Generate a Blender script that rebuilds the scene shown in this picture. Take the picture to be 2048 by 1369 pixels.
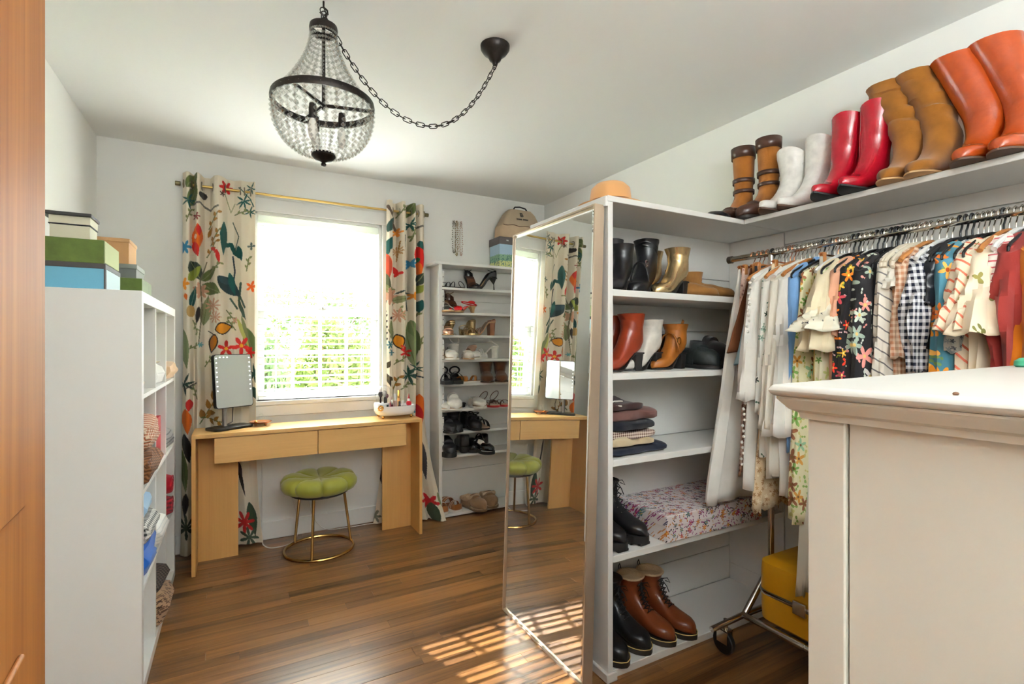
import bpy, math, random
import numpy as np
from mathutils import Vector, Matrix, noise
random.seed(7)
S = bpy.context.scene
C = S.collection
for o in list(bpy.data.objects):
    bpy.data.objects.remove(o, do_unlink=True)
PI = math.pi

# ---------------------------------------------------------------- camera
cam_d = bpy.data.cameras.new('camera')
cam_d.sensor_width = 36.0
cam_d.lens = 36.0 * 1006 / 2048
cam_d.shift_y = 3.5 / 2048
cam_d.clip_start = 0.02
cam = bpy.data.objects.new('camera', cam_d)
C.objects.link(cam)
cam.location = (0, 0, 1.27)
cam.rotation_euler = (PI / 2, 0, math.radians(-28.8))
S.camera = cam

# ---------------------------------------------------------------- light
S.view_settings.view_transform = 'Standard'
S.view_settings.look = 'None'
S.view_settings.gamma = 1.0
S.view_settings.use_curve_mapping = False
S.view_settings.exposure = 1.48
S.cycles.use_denoising = True
S.cycles.max_bounces = 10
S.cycles.diffuse_bounces = 6
S.cycles.glossy_bounces = 5
S.cycles.transparent_max_bounces = 24
S.cycles.sample_clamp_indirect = 8.0
S.cycles.caustics_refractive = False
S.cycles.caustics_reflective = False
W = bpy.data.worlds.new('sky')
S.world = W
W.use_nodes = True
wn = W.node_tree.nodes
wl = W.node_tree.links
wn['Background'].inputs[0].default_value = (0.85, 0.93, 1.0, 1)
wn['Background'].inputs[1].default_value = 5.0
# daylight portal on the window opening (guides sky sampling, gives off nothing itself)
pd = bpy.data.lights.new('window_portal', 'AREA')
pd.shape = 'RECTANGLE'; pd.size = 0.9; pd.size_y = 1.3
pd.cycles.is_portal = True
po = bpy.data.objects.new('window_portal', pd); C.objects.link(po)
po.location = (0.515, 3.80, 1.5); po.rotation_euler = (-PI / 2, 0, 0)
# low sun through the window
sd = bpy.data.lights.new('sun', 'SUN'); sd.energy = 100.0; sd.angle = math.radians(0.5)
sd.color = (0.97, 0.99, 1.0)
so = bpy.data.objects.new('sun', sd); C.objects.link(so)
so.rotation_euler = Vector((0.30, -1.0, -0.94)).to_track_quat('-Z', 'Y').to_euler()
so.location = (-1, 8, 9)

# ---------------------------------------------------------------- helpers
def srgb(r, g, b):
    def f(c):
        c /= 255.0
        return c / 12.92 if c <= 0.04045 else ((c + 0.055) / 1.055) ** 2.4
    return (f(r), f(g), f(b), 1.0)

class MB:
    """collects geometry for one mesh"""
    def __init__(s):
        s.v = []; s.f = []
    def add(s, vs, fs):
        b = len(s.v)
        s.v += [tuple(p) for p in vs]
        s.f += [tuple(i + b for i in f) for f in fs]
        return s
    def box(s, x0, x1, y0, y1, z0, z1):
        return s.add([(x0, y0, z0), (x1, y0, z0), (x1, y1, z0), (x0, y1, z0), (x0, y0, z1), (x1, y0, z1), (x1, y1, z1), (x0, y1, z1)],
                     [(0, 3, 2, 1), (4, 5, 6, 7), (0, 1, 5, 4), (1, 2, 6, 5), (2, 3, 7, 6), (3, 0, 4, 7)])
    def loft(s, rings, cap0=True, cap1=True, closed=True):
        n = len(rings[0]); vs = [p for r in rings for p in r]; fs = []
        for i in range(len(rings) - 1):
            for j in range(n if closed else n - 1):
                k = (j + 1) % n
                fs.append((i * n + j, i * n + k, (i + 1) * n + k, (i + 1) * n + j))
        if cap0: fs.append(tuple(reversed(range(n))))
        if cap1: fs.append(tuple((len(rings) - 1) * n + j for j in range(n)))
        return s.add(vs, fs)
    def tube(s, pts, r, n=8, closed=False):
        pts = [Vector(p) for p in pts]; m = len(pts); rings = []
        prev = None
        for i in range(m):
            if closed: t = pts[(i + 1) % m] - pts[i - 1]
            else: t = pts[min(i + 1, m - 1)] - pts[max(i - 1, 0)]
            t.normalize()
            if prev is None:
                a = Vector((0, 0, 1)) if abs(t.z) < 0.9 else Vector((1, 0, 0))
                u = t.cross(a).normalized()
            else:
                u = (prev - t * prev.dot(t))
                u = u.normalized() if u.length > 1e-6 else t.orthogonal().normalized()
            prev = u; w = t.cross(u)
            rr = r[i] if isinstance(r, (list, tuple)) else r
            rings.append([pts[i] + (u * math.cos(a) + w * math.sin(a)) * rr for a in [2 * PI * k / n for k in range(n)]])
        if closed:
            rings.append(rings[0])
            return s.loft(rings, False, False)
        return s.loft(rings)
    def lathe(s, prof, n=24, c=(0, 0, 0), cap=True):
        rings = [[(c[0] + r * math.cos(2 * PI * k / n), c[1] + r * math.sin(2 * PI * k / n), c[2] + z) for k in range(n)] for r, z in prof]
        return s.loft(rings, cap, cap)
    def prism(s, poly, z0, z1):
        return s.loft([[(x, y, z0) for x, y in poly], [(x, y, z1) for x, y in poly]])
    def ball(s, c, r, n=10, m=6):
        r = r if isinstance(r, (list, tuple)) else (r, r, r)
        rings = []
        for i in range(m + 1):
            a = -PI / 2 + PI * (i + 0.02) / (m + 0.04) if 0 < i < m else (-PI / 2 + 0.05 if i == 0 else PI / 2 - 0.05)
            rings.append([(c[0] + r[0] * math.cos(a) * math.cos(2 * PI * k / n), c[1] + r[1] * math.cos(a) * math.sin(2 * PI * k / n), c[2] + r[2] * math.sin(a)) for k in range(n)])
        return s.loft(rings)
    def grid(s, P):
        n = len(P); m = len(P[0])
        return s.add([p for row in P for p in row], [(i * m + j, i * m + j + 1, (i + 1) * m + j + 1, (i + 1) * m + j) for i in range(n - 1) for j in range(m - 1)])
    def xf(s, M):
        s.v = [tuple(M @ Vector(p)) for p in s.v]
        return s
    def mesh(s, name, smooth=True):
        me = bpy.data.meshes.new(name)
        me.from_pydata(s.v, [], s.f)
        me.validate()
        if smooth:
            me.polygons.foreach_set('use_smooth', [True] * len(me.polygons))
            me.set_sharp_from_angle(angle=math.radians(40)) if hasattr(me, 'set_sharp_from_angle') else None
        me.update()
        return me
    def build(s, name, mat, parent=None, loc=None, rot=None, bevel=0, solid=0, subd=0, smooth=True, label=None, seg=2):
        o = bpy.data.objects.new(name, s.mesh(name, smooth)); C.objects.link(o)
        if mat: o.data.materials.append(mat)
        if parent: o.parent = parent
        if loc: o.location = loc
        if rot: o.rotation_euler = rot
        if solid:
            m = o.modifiers.new('solid', 'SOLIDIFY'); m.thickness = solid; m.offset = 0
        if subd:
            m = o.modifiers.new('subd', 'SUBSURF'); m.levels = subd; m.render_levels = subd
        if bevel:
            m = o.modifiers.new('bevel', 'BEVEL'); m.width = bevel; m.segments = seg; m.limit_method = 'ANGLE'; m.angle_limit = math.radians(40)
            m.harden_normals = False
        if label: o['label'] = label
        return o

def B(x0, x1, y0, y1, z0, z1): return MB().box(x0, x1, y0, y1, z0, z1)
def tag(o, label, cat, group=None):
    o['label'] = label; o['category'] = cat
    if group: o['group'] = group
    return o
def thing(name, label, cat, loc=(0, 0, 0), rz=0.0, group=None, rot=None):
    o = bpy.data.objects.new(name, None); C.objects.link(o)
    o.empty_display_size = 0.05
    o.location = loc; o.rotation_euler = rot if rot else (0, 0, rz)
    return tag(o, label, cat, group)
def struct(o):
    o['kind'] = 'structure'; return o
def copy_part(src, parent, loc=None, rot=None, name=None):
    c = src.copy(); C.objects.link(c); c.parent = parent
    if name: c.name = name
    if loc is not None: c.location = loc
    if rot is not None: c.rotation_euler = rot
    return c
def copy_tree(root, loc, rz, label, group=None):
    r = root.copy(); C.objects.link(r); r.location = loc
    e = r.rotation_euler.copy(); e.z = rz; r.rotation_euler = e
    r['label'] = label
    if group: r['group'] = group
    for ch in list(root.children):
        c = ch.copy(); C.objects.link(c); c.parent = r
        for g in ch.children:
            d = g.copy(); C.objects.link(d); d.parent = c
    return r

# ---------------------------------------------------------------- materials
MATS = {}
def nmat(name):
    m = bpy.data.materials.new(name); m.use_nodes = True
    nt = m.node_tree
    return m, nt, nt.nodes['Principled BSDF'], nt.nodes['Material Output']
def node(nt, typ, **kw):
    n = nt.nodes.new(typ)
    for k, v in kw.items():
        if k.startswith('i_'):
            key = k[2:]
            n.inputs[int(key) if key.isdigit() else key.replace('_', ' ')].default_value = v
        else: setattr(n, k, v)
    return n
def mth(nt, op, a, b=None, c=None):
    n = nt.nodes.new('ShaderNodeMath'); n.operation = op
    for i, x in enumerate((a, b, c)):
        if x is None: continue
        if isinstance(x, (int, float)): n.inputs[i].default_value = x
        else: nt.links.new(x, n.inputs[i])
    return n.outputs[0]
def mix(nt, fac, a, b):
    n = nt.nodes.new('ShaderNodeMix'); n.data_type = 'RGBA'
    for sock, x in ((n.inputs[0], fac), (n.inputs[6], a), (n.inputs[7], b)):
        if isinstance(x, (int, float, tuple)): sock.default_value = x
        else: nt.links.new(x, sock)
    return n.outputs[2]
def objco(nt):
    return nt.nodes.new('ShaderNodeTexCoord').outputs['Object']
def scaled(nt, vec, sc):
    n = nt.nodes.new('ShaderNodeMapping'); nt.links.new(vec, n.inputs[0])
    n.inputs['Scale'].default_value = sc if isinstance(sc, tuple) else (sc, sc, sc)
    return n.outputs[0]
def addbump(nt, p, vec, scale, strength, dist=0.002, detail=3):
    n = node(nt, 'ShaderNodeTexNoise'); n.inputs['Scale'].default_value = scale; n.inputs['Detail'].default_value = detail
    nt.links.new(vec, n.inputs['Vector'])
    b = node(nt, 'ShaderNodeBump'); b.inputs['Strength'].default_value = strength; b.inputs['Distance'].default_value = dist
    nt.links.new(n.outputs[0], b.inputs['Height']); nt.links.new(b.outputs[0], p.inputs['Normal'])
    return n
def mat(name, col, rough=0.5, metal=0.0, var=0.0, vscale=20.0, bump=0.0, bscale=150.0, coat=0.0, sheen=0.0, spec=None, bdist=0.002):
    """plain procedural material: colour with noise variation and fine relief"""
    if name in MATS: return MATS[name]
    m, nt, p, out = nmat(name)
    col = srgb(*col) if max(col[:3]) > 1.0 else tuple(col[:3]) + (1,)
    p.inputs['Base Color'].default_value = col
    p.inputs['Roughness'].default_value = rough
    p.inputs['Metallic'].default_value = metal
    if coat: p.inputs['Coat Weight'].default_value = coat; p.inputs['Coat Roughness'].default_value = 0.15
    if sheen: p.inputs['Sheen Weight'].default_value = sheen
    if spec is not None: p.inputs['Specular IOR Level'].default_value = spec
    vec = objco(nt)
    if var:
        n = node(nt, 'ShaderNodeTexNoise'); n.inputs['Scale'].default_value = vscale; n.inputs['Detail'].default_value = 4
        nt.links.new(vec, n.inputs['Vector'])
        f = mth(nt, 'MULTIPLY_ADD', n.outputs[0], 2.2, -0.6)
        f = mth(nt, 'MINIMUM', mth(nt, 'MAXIMUM', f, 0.0), 1.0)
        lo = tuple(c * (1 - var) for c in col[:3]) + (1,); hi = tuple(min(1, c * (1 + var)) for c in col[:3]) + (1,)
        nt.links.new(mix(nt, f, lo, hi), p.inputs['Base Color'])
    if bump: addbump(nt, p, vec, bscale, bump, bdist)
    MATS[name] = m
    return m
def leather(name, col, rough=0.32, coat=0.15): return mat(name, col, rough, var=0.15, vscale=25, bump=0.25, bscale=90, coat=coat, bdist=0.003)
def suede(name, col): return mat(name, col, 0.95, var=0.22, vscale=18, bump=0.3, bscale=300, sheen=0.3, spec=0.2)
def cloth(name, col, var=0.08): return mat(name, col, 0.9, var=var, vscale=12, bump=0.2, bscale=400, sheen=0.15, spec=0.2)
def metal(name, col, rough=0.25): return mat(name, col, rough, metal=1.0)

def plane2(nt, sc, rot=0.0, boxmap=False):
    """flat cloth coordinates: (x+y, z) of the object, scaled"""
    sep = node(nt, 'ShaderNodeSeparateXYZ'); nt.links.new(objco(nt), sep.inputs[0])
    u = mth(nt, 'SUBTRACT', sep.outputs[0], sep.outputs[1]); v = sep.outputs[2]
    if boxmap: u = mth(nt, 'MULTIPLY_ADD', sep.outputs[1], .35, sep.outputs[0]); v = mth(nt, 'MULTIPLY_ADD', sep.outputs[1], .94, sep.outputs[2])
    if rot:
        c, s = math.cos(rot), math.sin(rot)
        u2 = mth(nt, 'ADD', mth(nt, 'MULTIPLY', u, c), mth(nt, 'MULTIPLY', v, -s))
        v = mth(nt, 'ADD', mth(nt, 'MULTIPLY', u, s), mth(nt, 'MULTIPLY', v, c)); u = u2
    return mth(nt, 'MULTIPLY', u, sc), mth(nt, 'MULTIPLY', v, sc)
def clothbase(p):
    p.inputs['Roughness'].default_value = 0.9; p.inputs['Specular IOR Level'].default_value = 0.2; p.inputs['Sheen Weight'].default_value = 0.1
def gingham(name, c1, c2, size):
    if name in MATS: return MATS[name]
    m, nt, p, out = nmat(name); clothbase(p)
    u, v = plane2(nt, 1.0 / size)
    a = mth(nt, 'GREATER_THAN', mth(nt, 'FRACT', u), 0.5); b = mth(nt, 'GREATER_THAN', mth(nt, 'FRACT', v), 0.5)
    f = mth(nt, 'MULTIPLY', mth(nt, 'ADD', a, b), 0.5)
    nt.links.new(mix(nt, f, srgb(*c1), srgb(*c2)), p.inputs['Base Color'])
    MATS[name] = m; return m
def stripes(name, c1, c2, size, duty=0.25, rot=0.0):
    if name in MATS: return MATS[name]
    m, nt, p, out = nmat(name); clothbase(p)
    u, v = plane2(nt, 1.0 / size, rot)
    f = mth(nt, 'LESS_THAN', mth(nt, 'FRACT', v), duty)
    nt.links.new(mix(nt, f, srgb(*c1), srgb(*c2)), p.inputs['Base Color'])
    MATS[name] = m; return m
def floral(name, bg, cols, size, radius=0.42, centre=(240, 200, 60), leaf=None, leafsize=0.6, rough=0.9, petals=5, boxmap=False):
    """printed cloth or paper: five-petalled flowers and small leaves"""
    if name in MATS: return MATS[name]
    m, nt, p, out = nmat(name); clothbase(p); p.inputs['Roughness'].default_value = rough
    u, v = plane2(nt, 1.0 / size, 0.0, boxmap)
    def layer(u, v, R, pet, cols, rnd, base, sharp=0.35):
        cv = node(nt, 'ShaderNodeCombineXYZ'); nt.links.new(u, cv.inputs[0]); nt.links.new(v, cv.inputs[1])
        vo = node(nt, 'ShaderNodeTexVoronoi'); vo.voronoi_dimensions = '2D'; vo.inputs['Scale'].default_value = 1.0; vo.inputs['Randomness'].default_value = rnd
        nt.links.new(cv.outputs[0], vo.inputs['Vector'])
        sp = node(nt, 'ShaderNodeSeparateXYZ'); nt.links.new(vo.outputs['Position'], sp.inputs[0])
        dx = mth(nt, 'SUBTRACT', u, sp.outputs[0]); dy = mth(nt, 'SUBTRACT', v, sp.outputs[1])
        r = mth(nt, 'SQRT', mth(nt, 'ADD', mth(nt, 'MULTIPLY', dx, dx), mth(nt, 'MULTIPLY', dy, dy)))
        sc = node(nt, 'ShaderNodeSeparateColor'); nt.links.new(vo.outputs['Color'], sc.inputs[0])
        th = mth(nt, 'ADD', mth(nt, 'ARCTAN2', dy, dx), mth(nt, 'MULTIPLY', sc.outputs[1], 6.28))
        lim = mth(nt, 'MULTIPLY', mth(nt, 'MULTIPLY_ADD', mth(nt, 'COSINE', mth(nt, 'MULTIPLY', th, float(pet))), sharp, 1 - sharp), mth(nt, 'MULTIPLY_ADD', sc.outputs[2], R * 0.6, R * 0.6))
        mask = mth(nt, 'LESS_THAN', r, lim)
        cr = node(nt, 'ShaderNodeValToRGB'); cr.color_ramp.interpolation = 'CONSTANT'
        els = cr.color_ramp.elements
        while len(els) < len(cols): els.new(0.5)
        for i, c in enumerate(cols):
            els[i].position = i / len(cols); els[i].color = srgb(*c)
        nt.links.new(sc.outputs[0], cr.inputs[0])
        return mix(nt, mask, base, cr.outputs[0]), r
    base = srgb(*bg)
    if leaf:
        u2 = mth(nt, 'MULTIPLY_ADD', u, 1 / leafsize, 3.7); v2 = mth(nt, 'MULTIPLY_ADD', v, 1 / leafsize, 8.1)
        base, _ = layer(u2, v2, 0.42, 2, leaf, 1.0, base, 0.6)
    col, r = layer(u, v, radius, petals, cols, 0.9, base)
    if centre:
        col = mix(nt, mth(nt, 'LESS_THAN', r, radius * 0.16), col, srgb(*centre))
    nt.links.new(col, p.inputs['Base Color'])
    MATS[name] = m; return m
def wood(name, c1, c2, rough=0.35, scale=1.0, axis=0, perobj=0.0, coat=0.0, ring=9.0):
    if name in MATS: return MATS[name]
    m, nt, p, out = nmat(name)
    sc = [ring * 2.2, ring * 2.2, ring * 2.2]; sc[axis] = ring * 0.14
    vec = objco(nt)
    oi = node(nt, 'ShaderNodeObjectInfo')
    va = node(nt, 'ShaderNodeVectorMath', operation='ADD'); nt.links.new(vec, va.inputs[0])
    rv = node(nt, 'ShaderNodeCombineXYZ'); r10 = mth(nt, 'MULTIPLY', oi.outputs['Random'], 37.0)
    for i in range(3): nt.links.new(r10, rv.inputs[i])
    nt.links.new(rv.outputs[0], va.inputs[1])
    mp = scaled(nt, va.outputs[0], tuple(x * scale for x in sc))
    n1 = node(nt, 'ShaderNodeTexNoise'); n1.inputs['Scale'].default_value = 1.0; n1.inputs['Detail'].default_value = 6; n1.inputs['Distortion'].default_value = 1.2
    nt.links.new(mp, n1.inputs['Vector'])
    sc2 = [160.0] * 3; sc2[axis] = 4.0
    n2 = node(nt, 'ShaderNodeTexNoise'); n2.inputs['Scale'].default_value = 1.0; n2.inputs['Detail'].default_value = 3
    nt.links.new(scaled(nt, va.outputs[0], tuple(x * scale for x in sc2)), n2.inputs['Vector'])
    f = mth(nt, 'ADD', mth(nt, 'MULTIPLY', n1.outputs[0], 0.75), mth(nt, 'MULTIPLY', n2.outputs[0], 0.35))
    f = mth(nt, 'MULTIPLY_ADD', f, 2.0, -0.55)
    if perobj: f = mth(nt, 'ADD', f, mth(nt, 'MULTIPLY_ADD', oi.outputs['Random'], perobj, -perobj / 2))
    cl = node(nt, 'ShaderNodeClamp'); nt.links.new(f, cl.inputs[0])
    nt.links.new(mix(nt, cl.outputs[0], srgb(*c1), srgb(*c2)), p.inputs['Base Color'])
    p.inputs['Roughness'].default_value = rough
    if coat: p.inputs['Coat Weight'].default_value = coat; p.inputs['Coat Roughness'].default_value = 0.2
    b = node(nt, 'ShaderNodeBump'); b.inputs['Strength'].default_value = 0.15; b.inputs['Distance'].default_value = 0.001
    nt.links.new(n2.outputs[0], b.inputs['Height']); nt.links.new(b.outputs[0], p.inputs['Normal'])
    MATS[name] = m; return m
def glassy(name, col=(1, 1, 1), refl=0.08, rough=0.0):
    if name in MATS: return MATS[name]
    m, nt, p, out = nmat(name); nt.nodes.remove(p)
    t = node(nt, 'ShaderNodeBsdfTransparent'); t.inputs[0].default_value = tuple(col) + (1,)
    g = node(nt, 'ShaderNodeBsdfGlossy'); g.inputs['Roughness'].default_value = rough
    fr = node(nt, 'ShaderNodeLayerWeight'); fr.inputs[0].default_value = 0.5
    f = mth(nt, 'MULTIPLY_ADD', mth(nt, 'POWER', fr.outputs['Facing'], 4.0), 0.35, refl * 0.5)
    mx = node(nt, 'ShaderNodeMixShader'); nt.links.new(f, mx.inputs[0]); nt.links.new(t.outputs[0], mx.inputs[1]); nt.links.new(g.outputs[0], mx.inputs[2])
    nt.links.new(mx.outputs[0], out.inputs[0])
    MATS[name] = m; return m
def emit(name, col, strength):
    if name in MATS: return MATS[name]
    m, nt, p, out = nmat(name)
    p.inputs['Base Color'].default_value = tuple(col) + (1,)
    p.inputs['Emission Color'].default_value = tuple(col) + (1,); p.inputs['Emission Strength'].default_value = strength
    MATS[name] = m; return m
def translucent(name, col, amount=0.4, var=0.3):
    if name in MATS: return MATS[name]
    m, nt, p, out = nmat(name)
    oi = node(nt, 'ShaderNodeTexNoise'); oi.inputs['Scale'].default_value = 6.0
    nt.links.new(objco(nt), oi.inputs['Vector'])
    c = srgb(*col); lo = tuple(x * (1 - var) for x in c[:3]) + (1,); hi = tuple(min(1, x * (1 + var)) for x in c[:3]) + (1,)
    cc = mix(nt, oi.outputs[0], lo, hi)
    nt.links.new(cc, p.inputs['Base Color']); p.inputs['Roughness'].default_value = 0.8
    tr = node(nt, 'ShaderNodeBsdfTranslucent'); nt.links.new(cc, tr.inputs[0])
    mx = node(nt, 'ShaderNodeMixShader'); mx.inputs[0].default_value = amount
    nt.links.new(p.outputs[0], mx.inputs[1]); nt.links.new(tr.outputs[0], mx.inputs[2]); nt.links.new(mx.outputs[0], out.inputs[0])
    MATS[name] = m; return m

WHITE = mat('white_paint', (232, 231, 227), 0.55, var=0.02, vscale=3)
WALL = mat('wall_paint', (230, 229, 224), 0.8, var=0.015, vscale=2, bump=0.05, bscale=200)
CEIL = mat('ceiling_paint', (229, 229, 226), 0.9, bump=0.05, bscale=250)
BLACK = mat('black_plastic', (20, 20, 22), 0.3)
BRONZE = mat('dark_bronze', (42, 36, 32), 0.4, metal=0.7, var=0.3, vscale=60)
CHROME = metal('chrome', (205, 200, 192), 0.12)
BRASS = metal('aged_brass', (178, 142, 84), 0.25)
GOLD = metal('gold_metal', (212, 160, 80), 0.25)

# ================================================================ room shell
XL, XR, YF, YB, ZC = -0.69, 2.31, -1.30, 3.63, 2.45
T = 0.12
fl = struct(B(XL - T, XR + T, YF - T, YB + T, -0.10, -0.012).build('floor', mat('subfloor', (30, 18, 10), 0.8), smooth=False))
PLANK = wood('oak_plank', (66, 40, 18), (152, 104, 56), rough=0.32, axis=0, perobj=0.55, coat=0.25, ring=7.0)
pw = 0.0635
rng = random.Random(3)
y = YB; row = 0
while y > YF:
    y0 = max(YF, y - pw); x = XL - rng.uniform(0.0, 0.7)
    while x < XR:
        Lp = rng.uniform(0.7, 1.7); x1 = x + Lp
        a, b = max(x, XL), min(x1, XR)
        if XR - b < 0.15: b = XR
        if b - a > 0.12:
            cx, cy = (a + b) / 2, (y0 + y) / 2
            B(a - cx + .0006, b - cx - .0006, y0 - cy + .0006, y - cy - .0006, -0.012, rng.uniform(-0.0004, 0.0004)).build('floor_plank', PLANK, fl, loc=(cx, cy, 0), smooth=False)
        x = b if b == XR else x1
    y = y0; row += 1
struct(B(XL - T, XR + T, YF - T, YB + T, ZC, ZC + 0.1).build('ceiling', CEIL, smooth=False))
struct(B(XL - T, XL, YF, YB, 0, ZC).build('wall_left', WALL, smooth=False))
struct(B(XR, XR + T, YF, YB, 0, ZC).build('wall_right', WALL, smooth=False))
struct(B(XL - T, XR + T, YF - T, YF, 0, ZC).build('wall_front', WALL, smooth=False))
WX0, WX1, WZ0, WZ1 = 0.105, 0.925, 0.90, 2.125
wb = MB()
wb.box(XL - T, WX0, YB, YB + T, 0, ZC).box(WX1, XR + T, YB, YB + T, 0, ZC).box(WX0, WX1, YB, YB + T, 0, WZ0).box(WX0, WX1, YB, YB + T, WZ1, ZC)
struct(wb.build('wall_back', WALL, smooth=False))
# baseboards
for nm, b in (('baseboard_back', (XL, 1.27, YB - 0.014, YB, 0, 0.115)), ('baseboard_left', (XL, XL + 0.014, YF, YB, 0, 0.115)), ('baseboard_right', (XR - 0.014, XR, YF, 1.78, 0, 0.115)), ('baseboard_far_right', (XR - 0.014, XR, 2.04, YB, 0, 0.115)), ('baseboard_front', (XL, XR, YF, YF + 0.014, 0, 0.115))):
    bb = MB().box(*b)
    struct(bb.build(nm, WHITE, bevel=0.004))
# low closet partition behind the open shelving
struct(B(1.25, XR, 1.80, 2.03, 0, 1.806).build('wall_partition', WALL, smooth=False))

# ---------------------------------------------------------------- window
win = bpy.data.objects.new('window_1', None); C.objects.link(win); win.location = (0, YB, 0); struct(win)
GL = glassy('window_glass', refl=0.06)
def wp(name, *b, bevel=0.003, m=WHITE): return B(*b).build(name, m, win, bevel=bevel)
wp('window_jamb', WX0, WX0 + 0.02, 0, T, WZ0, WZ1); wp('window_jamb', WX1 - 0.02, WX1, 0, T, WZ0, WZ1)
wp('window_head', WX0, WX1, 0, T, WZ1 - 0.02, WZ1); wp('window_stool', WX0 - 0.0, WX1 + 0.0, -0.03, T, WZ0 - 0.03, WZ0, bevel=0.006)
wp('window_casing', WX0 - 0.075, WX0, -0.018, 0, WZ0, WZ1 + 0.0); wp('window_casing', WX1, WX1 + 0.075, -0.018, 0, WZ0, WZ1)
wp('window_casing', WX0 - 0.075, WX1 + 0.075, -0.02, 0, WZ1, WZ1 + 0.085); wp('window_apron', WX0 - 0.075, WX1 + 0.075, -0.016, 0, WZ0 - 0.10, WZ0 - 0.03)
ZM = 1.485
for (z0, z1, yo) in ((ZM - 0.02, WZ1 - 0.02, 0.085), (WZ0, ZM + 0.02, 0.055)):
    x0, x1 = WX0 + 0.02, WX1 - 0.02
    for b in ((x0, x0 + 0.04, z0, z1), (x1 - 0.04, x1, z0, z1), (x0 + 0.04, x1 - 0.04, z0, z0 + 0.05), (x0 + 0.04, x1 - 0.04, z1 - 0.04, z1)):
        wp('sash_rail', b[0], b[1], yo, yo + 0.03, b[2], b[3])
    gx0, gx1, gz0, gz1 = x0 + 0.04, x1 - 0.04, z0 + 0.05, z1 - 0.04
    for k in (1, 2, 3):
        xx = gx0 + (gx1 - gx0) * k / 4
        wp('muntin', xx - 0.009, xx + 0.009, yo + 0.004, yo + 0.026, gz0, gz1, bevel=0.002)
    zz = (gz0 + gz1) / 2
    wp('muntin', gx0, gx1, yo + 0.005, yo + 0.025, zz - 0.009, zz + 0.009, bevel=0.002)
    for k in range(4):
        for (a, b) in ((gz0, zz), (zz, gz1)):
            xa = gx0 + (gx1 - gx0) * k / 4; xb = gx0 + (gx1 - gx0) * (k + 1) / 4
            wp('pane', xa, xb, yo + 0.013, yo + 0.017, a, b, bevel=0, m=GL)
lk = MB(); lk.box(0.50, 0.555, 0.045, 0.06, ZM + 0.02, ZM + 0.032).box(0.52, 0.535, 0.035, 0.05, ZM + 0.032, ZM + 0.04)
lk.build('sash_lock', metal('lock_metal', (150, 145, 130), 0.4), win, bevel=0.002)

# venetian blind hung inside the opening
bl = thing('window_blind', 'white wood venetian blind hanging inside the bright window', 'blind', (0, YB + 0.028, 0))
SL = translucent('blind_white', (232, 233, 230), 0.5, .02)
B(WX0 + 0.022, WX1 - 0.022, -0.026, 0.024, WZ1 - 0.065, WZ1 - 0.022).build('head_rail', SL, bl, bevel=0.003)
sw = (WX1 - WX0 - 0.05) / 2
rows = []
for sgn in (0,):
    P = []
    for i in range(5):
        t = -0.024 + 0.048 * i / 4
        P.append([(-sw, t, 0.003 * (1 - (t / 0.024) ** 2)), (sw, t, 0.003 * (1 - (t / 0.024) ** 2))])
slat0 = MB().grid(P).build('slat', SL, bl, solid=0.0022)
zz = WZ1 - 0.085; first = True; cxw = (WX0 + WX1) / 2
while zz > WZ0 + 0.05:
    tilt = math.radians(7 if zz > ZM else 4)
    if first: slat0.location = (cxw, 0, zz); slat0.rotation_euler = (tilt, 0, 0); first = False
    else: copy_part(slat0, bl, (cxw, 0, zz), (tilt, 0, 0))
    zz -= 0.043
B(WX0 + 0.025, WX1 - 0.025, -0.022, 0.022, WZ0 + 0.006, WZ0 + 0.028).build('bottom_rail', SL, bl, bevel=0.003)
for xx in (WX0 + 0.13, cxw, WX1 - 0.13):
    for yy in (-0.025, 0.025):
        MB().tube([(xx, yy, WZ0 + 0.02), (xx, yy, WZ1 - 0.06)], 0.0011, 5).build('ladder_cord', SL, bl)

# ---------------------------------------------------------------- garden outside
struct(B(-9, 12, YB + T, 6.6, -0.9, -0.545).build('ground_patio', mat('patio_concrete', (214, 210, 200), .9, var=.1, vscale=2), smooth=False))
struct(B(-9, 12, 6.6, 16, -0.9, -0.55).build('ground_lawn', mat('lawn_green', (120, 150, 70), 0.95, var=0.3, vscale=3), smooth=False))
def shrub(name, label, loc, rx, ry, rz, n, col, seed, cat='bush', leafl=(.05, .10), trunk=0.0):
    r = random.Random(seed)
    t = thing(name, label, cat, loc)
    mb = MB(); st = MB()
    for k in range(7):
        a = r.uniform(0, 6.28); st.tube([(0, 0, -0.1), (rx * .2 * math.cos(a), ry * .2 * math.sin(a), rz * .7), (rx * .5 * math.cos(a), ry * .5 * math.sin(a), rz * 1.5)], [0.035, 0.022, 0.01], 6)
    for _ in range(n):
        a = r.uniform(0, 2 * PI); u = r.uniform(-1, 1); q = r.uniform(0.45, 1.0) ** 0.5
        q *= 0.8 + 0.3 * noise.noise(Vector((3 * math.cos(a), 3 * u, seed)))
        c = Vector((rx * q * math.sqrt(1 - u * u) * math.cos(a), ry * q * math.sqrt(1 - u * u) * math.sin(a), rz * (1 + q * u)))
        d = Vector((r.gauss(0, 1), r.gauss(0, 1), r.gauss(0, 1))).normalized(); e = d.orthogonal().normalized()
        l = r.uniform(*leafl); w = l * 0.45
        mb.add([c - d * l, c + e * w, c + d * l, c - e * w], [(0, 1, 2, 3)])
    if trunk: st.tube([(0, 0, -trunk), (.05, 0, -trunk * .5), (0, 0, .1)], [.16, .13, .09], 8)
    fo = mb.build('foliage', translucent('leaf_' + name, tuple(int(c * .55) for c in col), 0.22, 0.4), t, smooth=False); fo['kind'] = 'stuff'
    st.build('stem', mat('bark', (95, 75, 55), 0.9), t)
    return t
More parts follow.
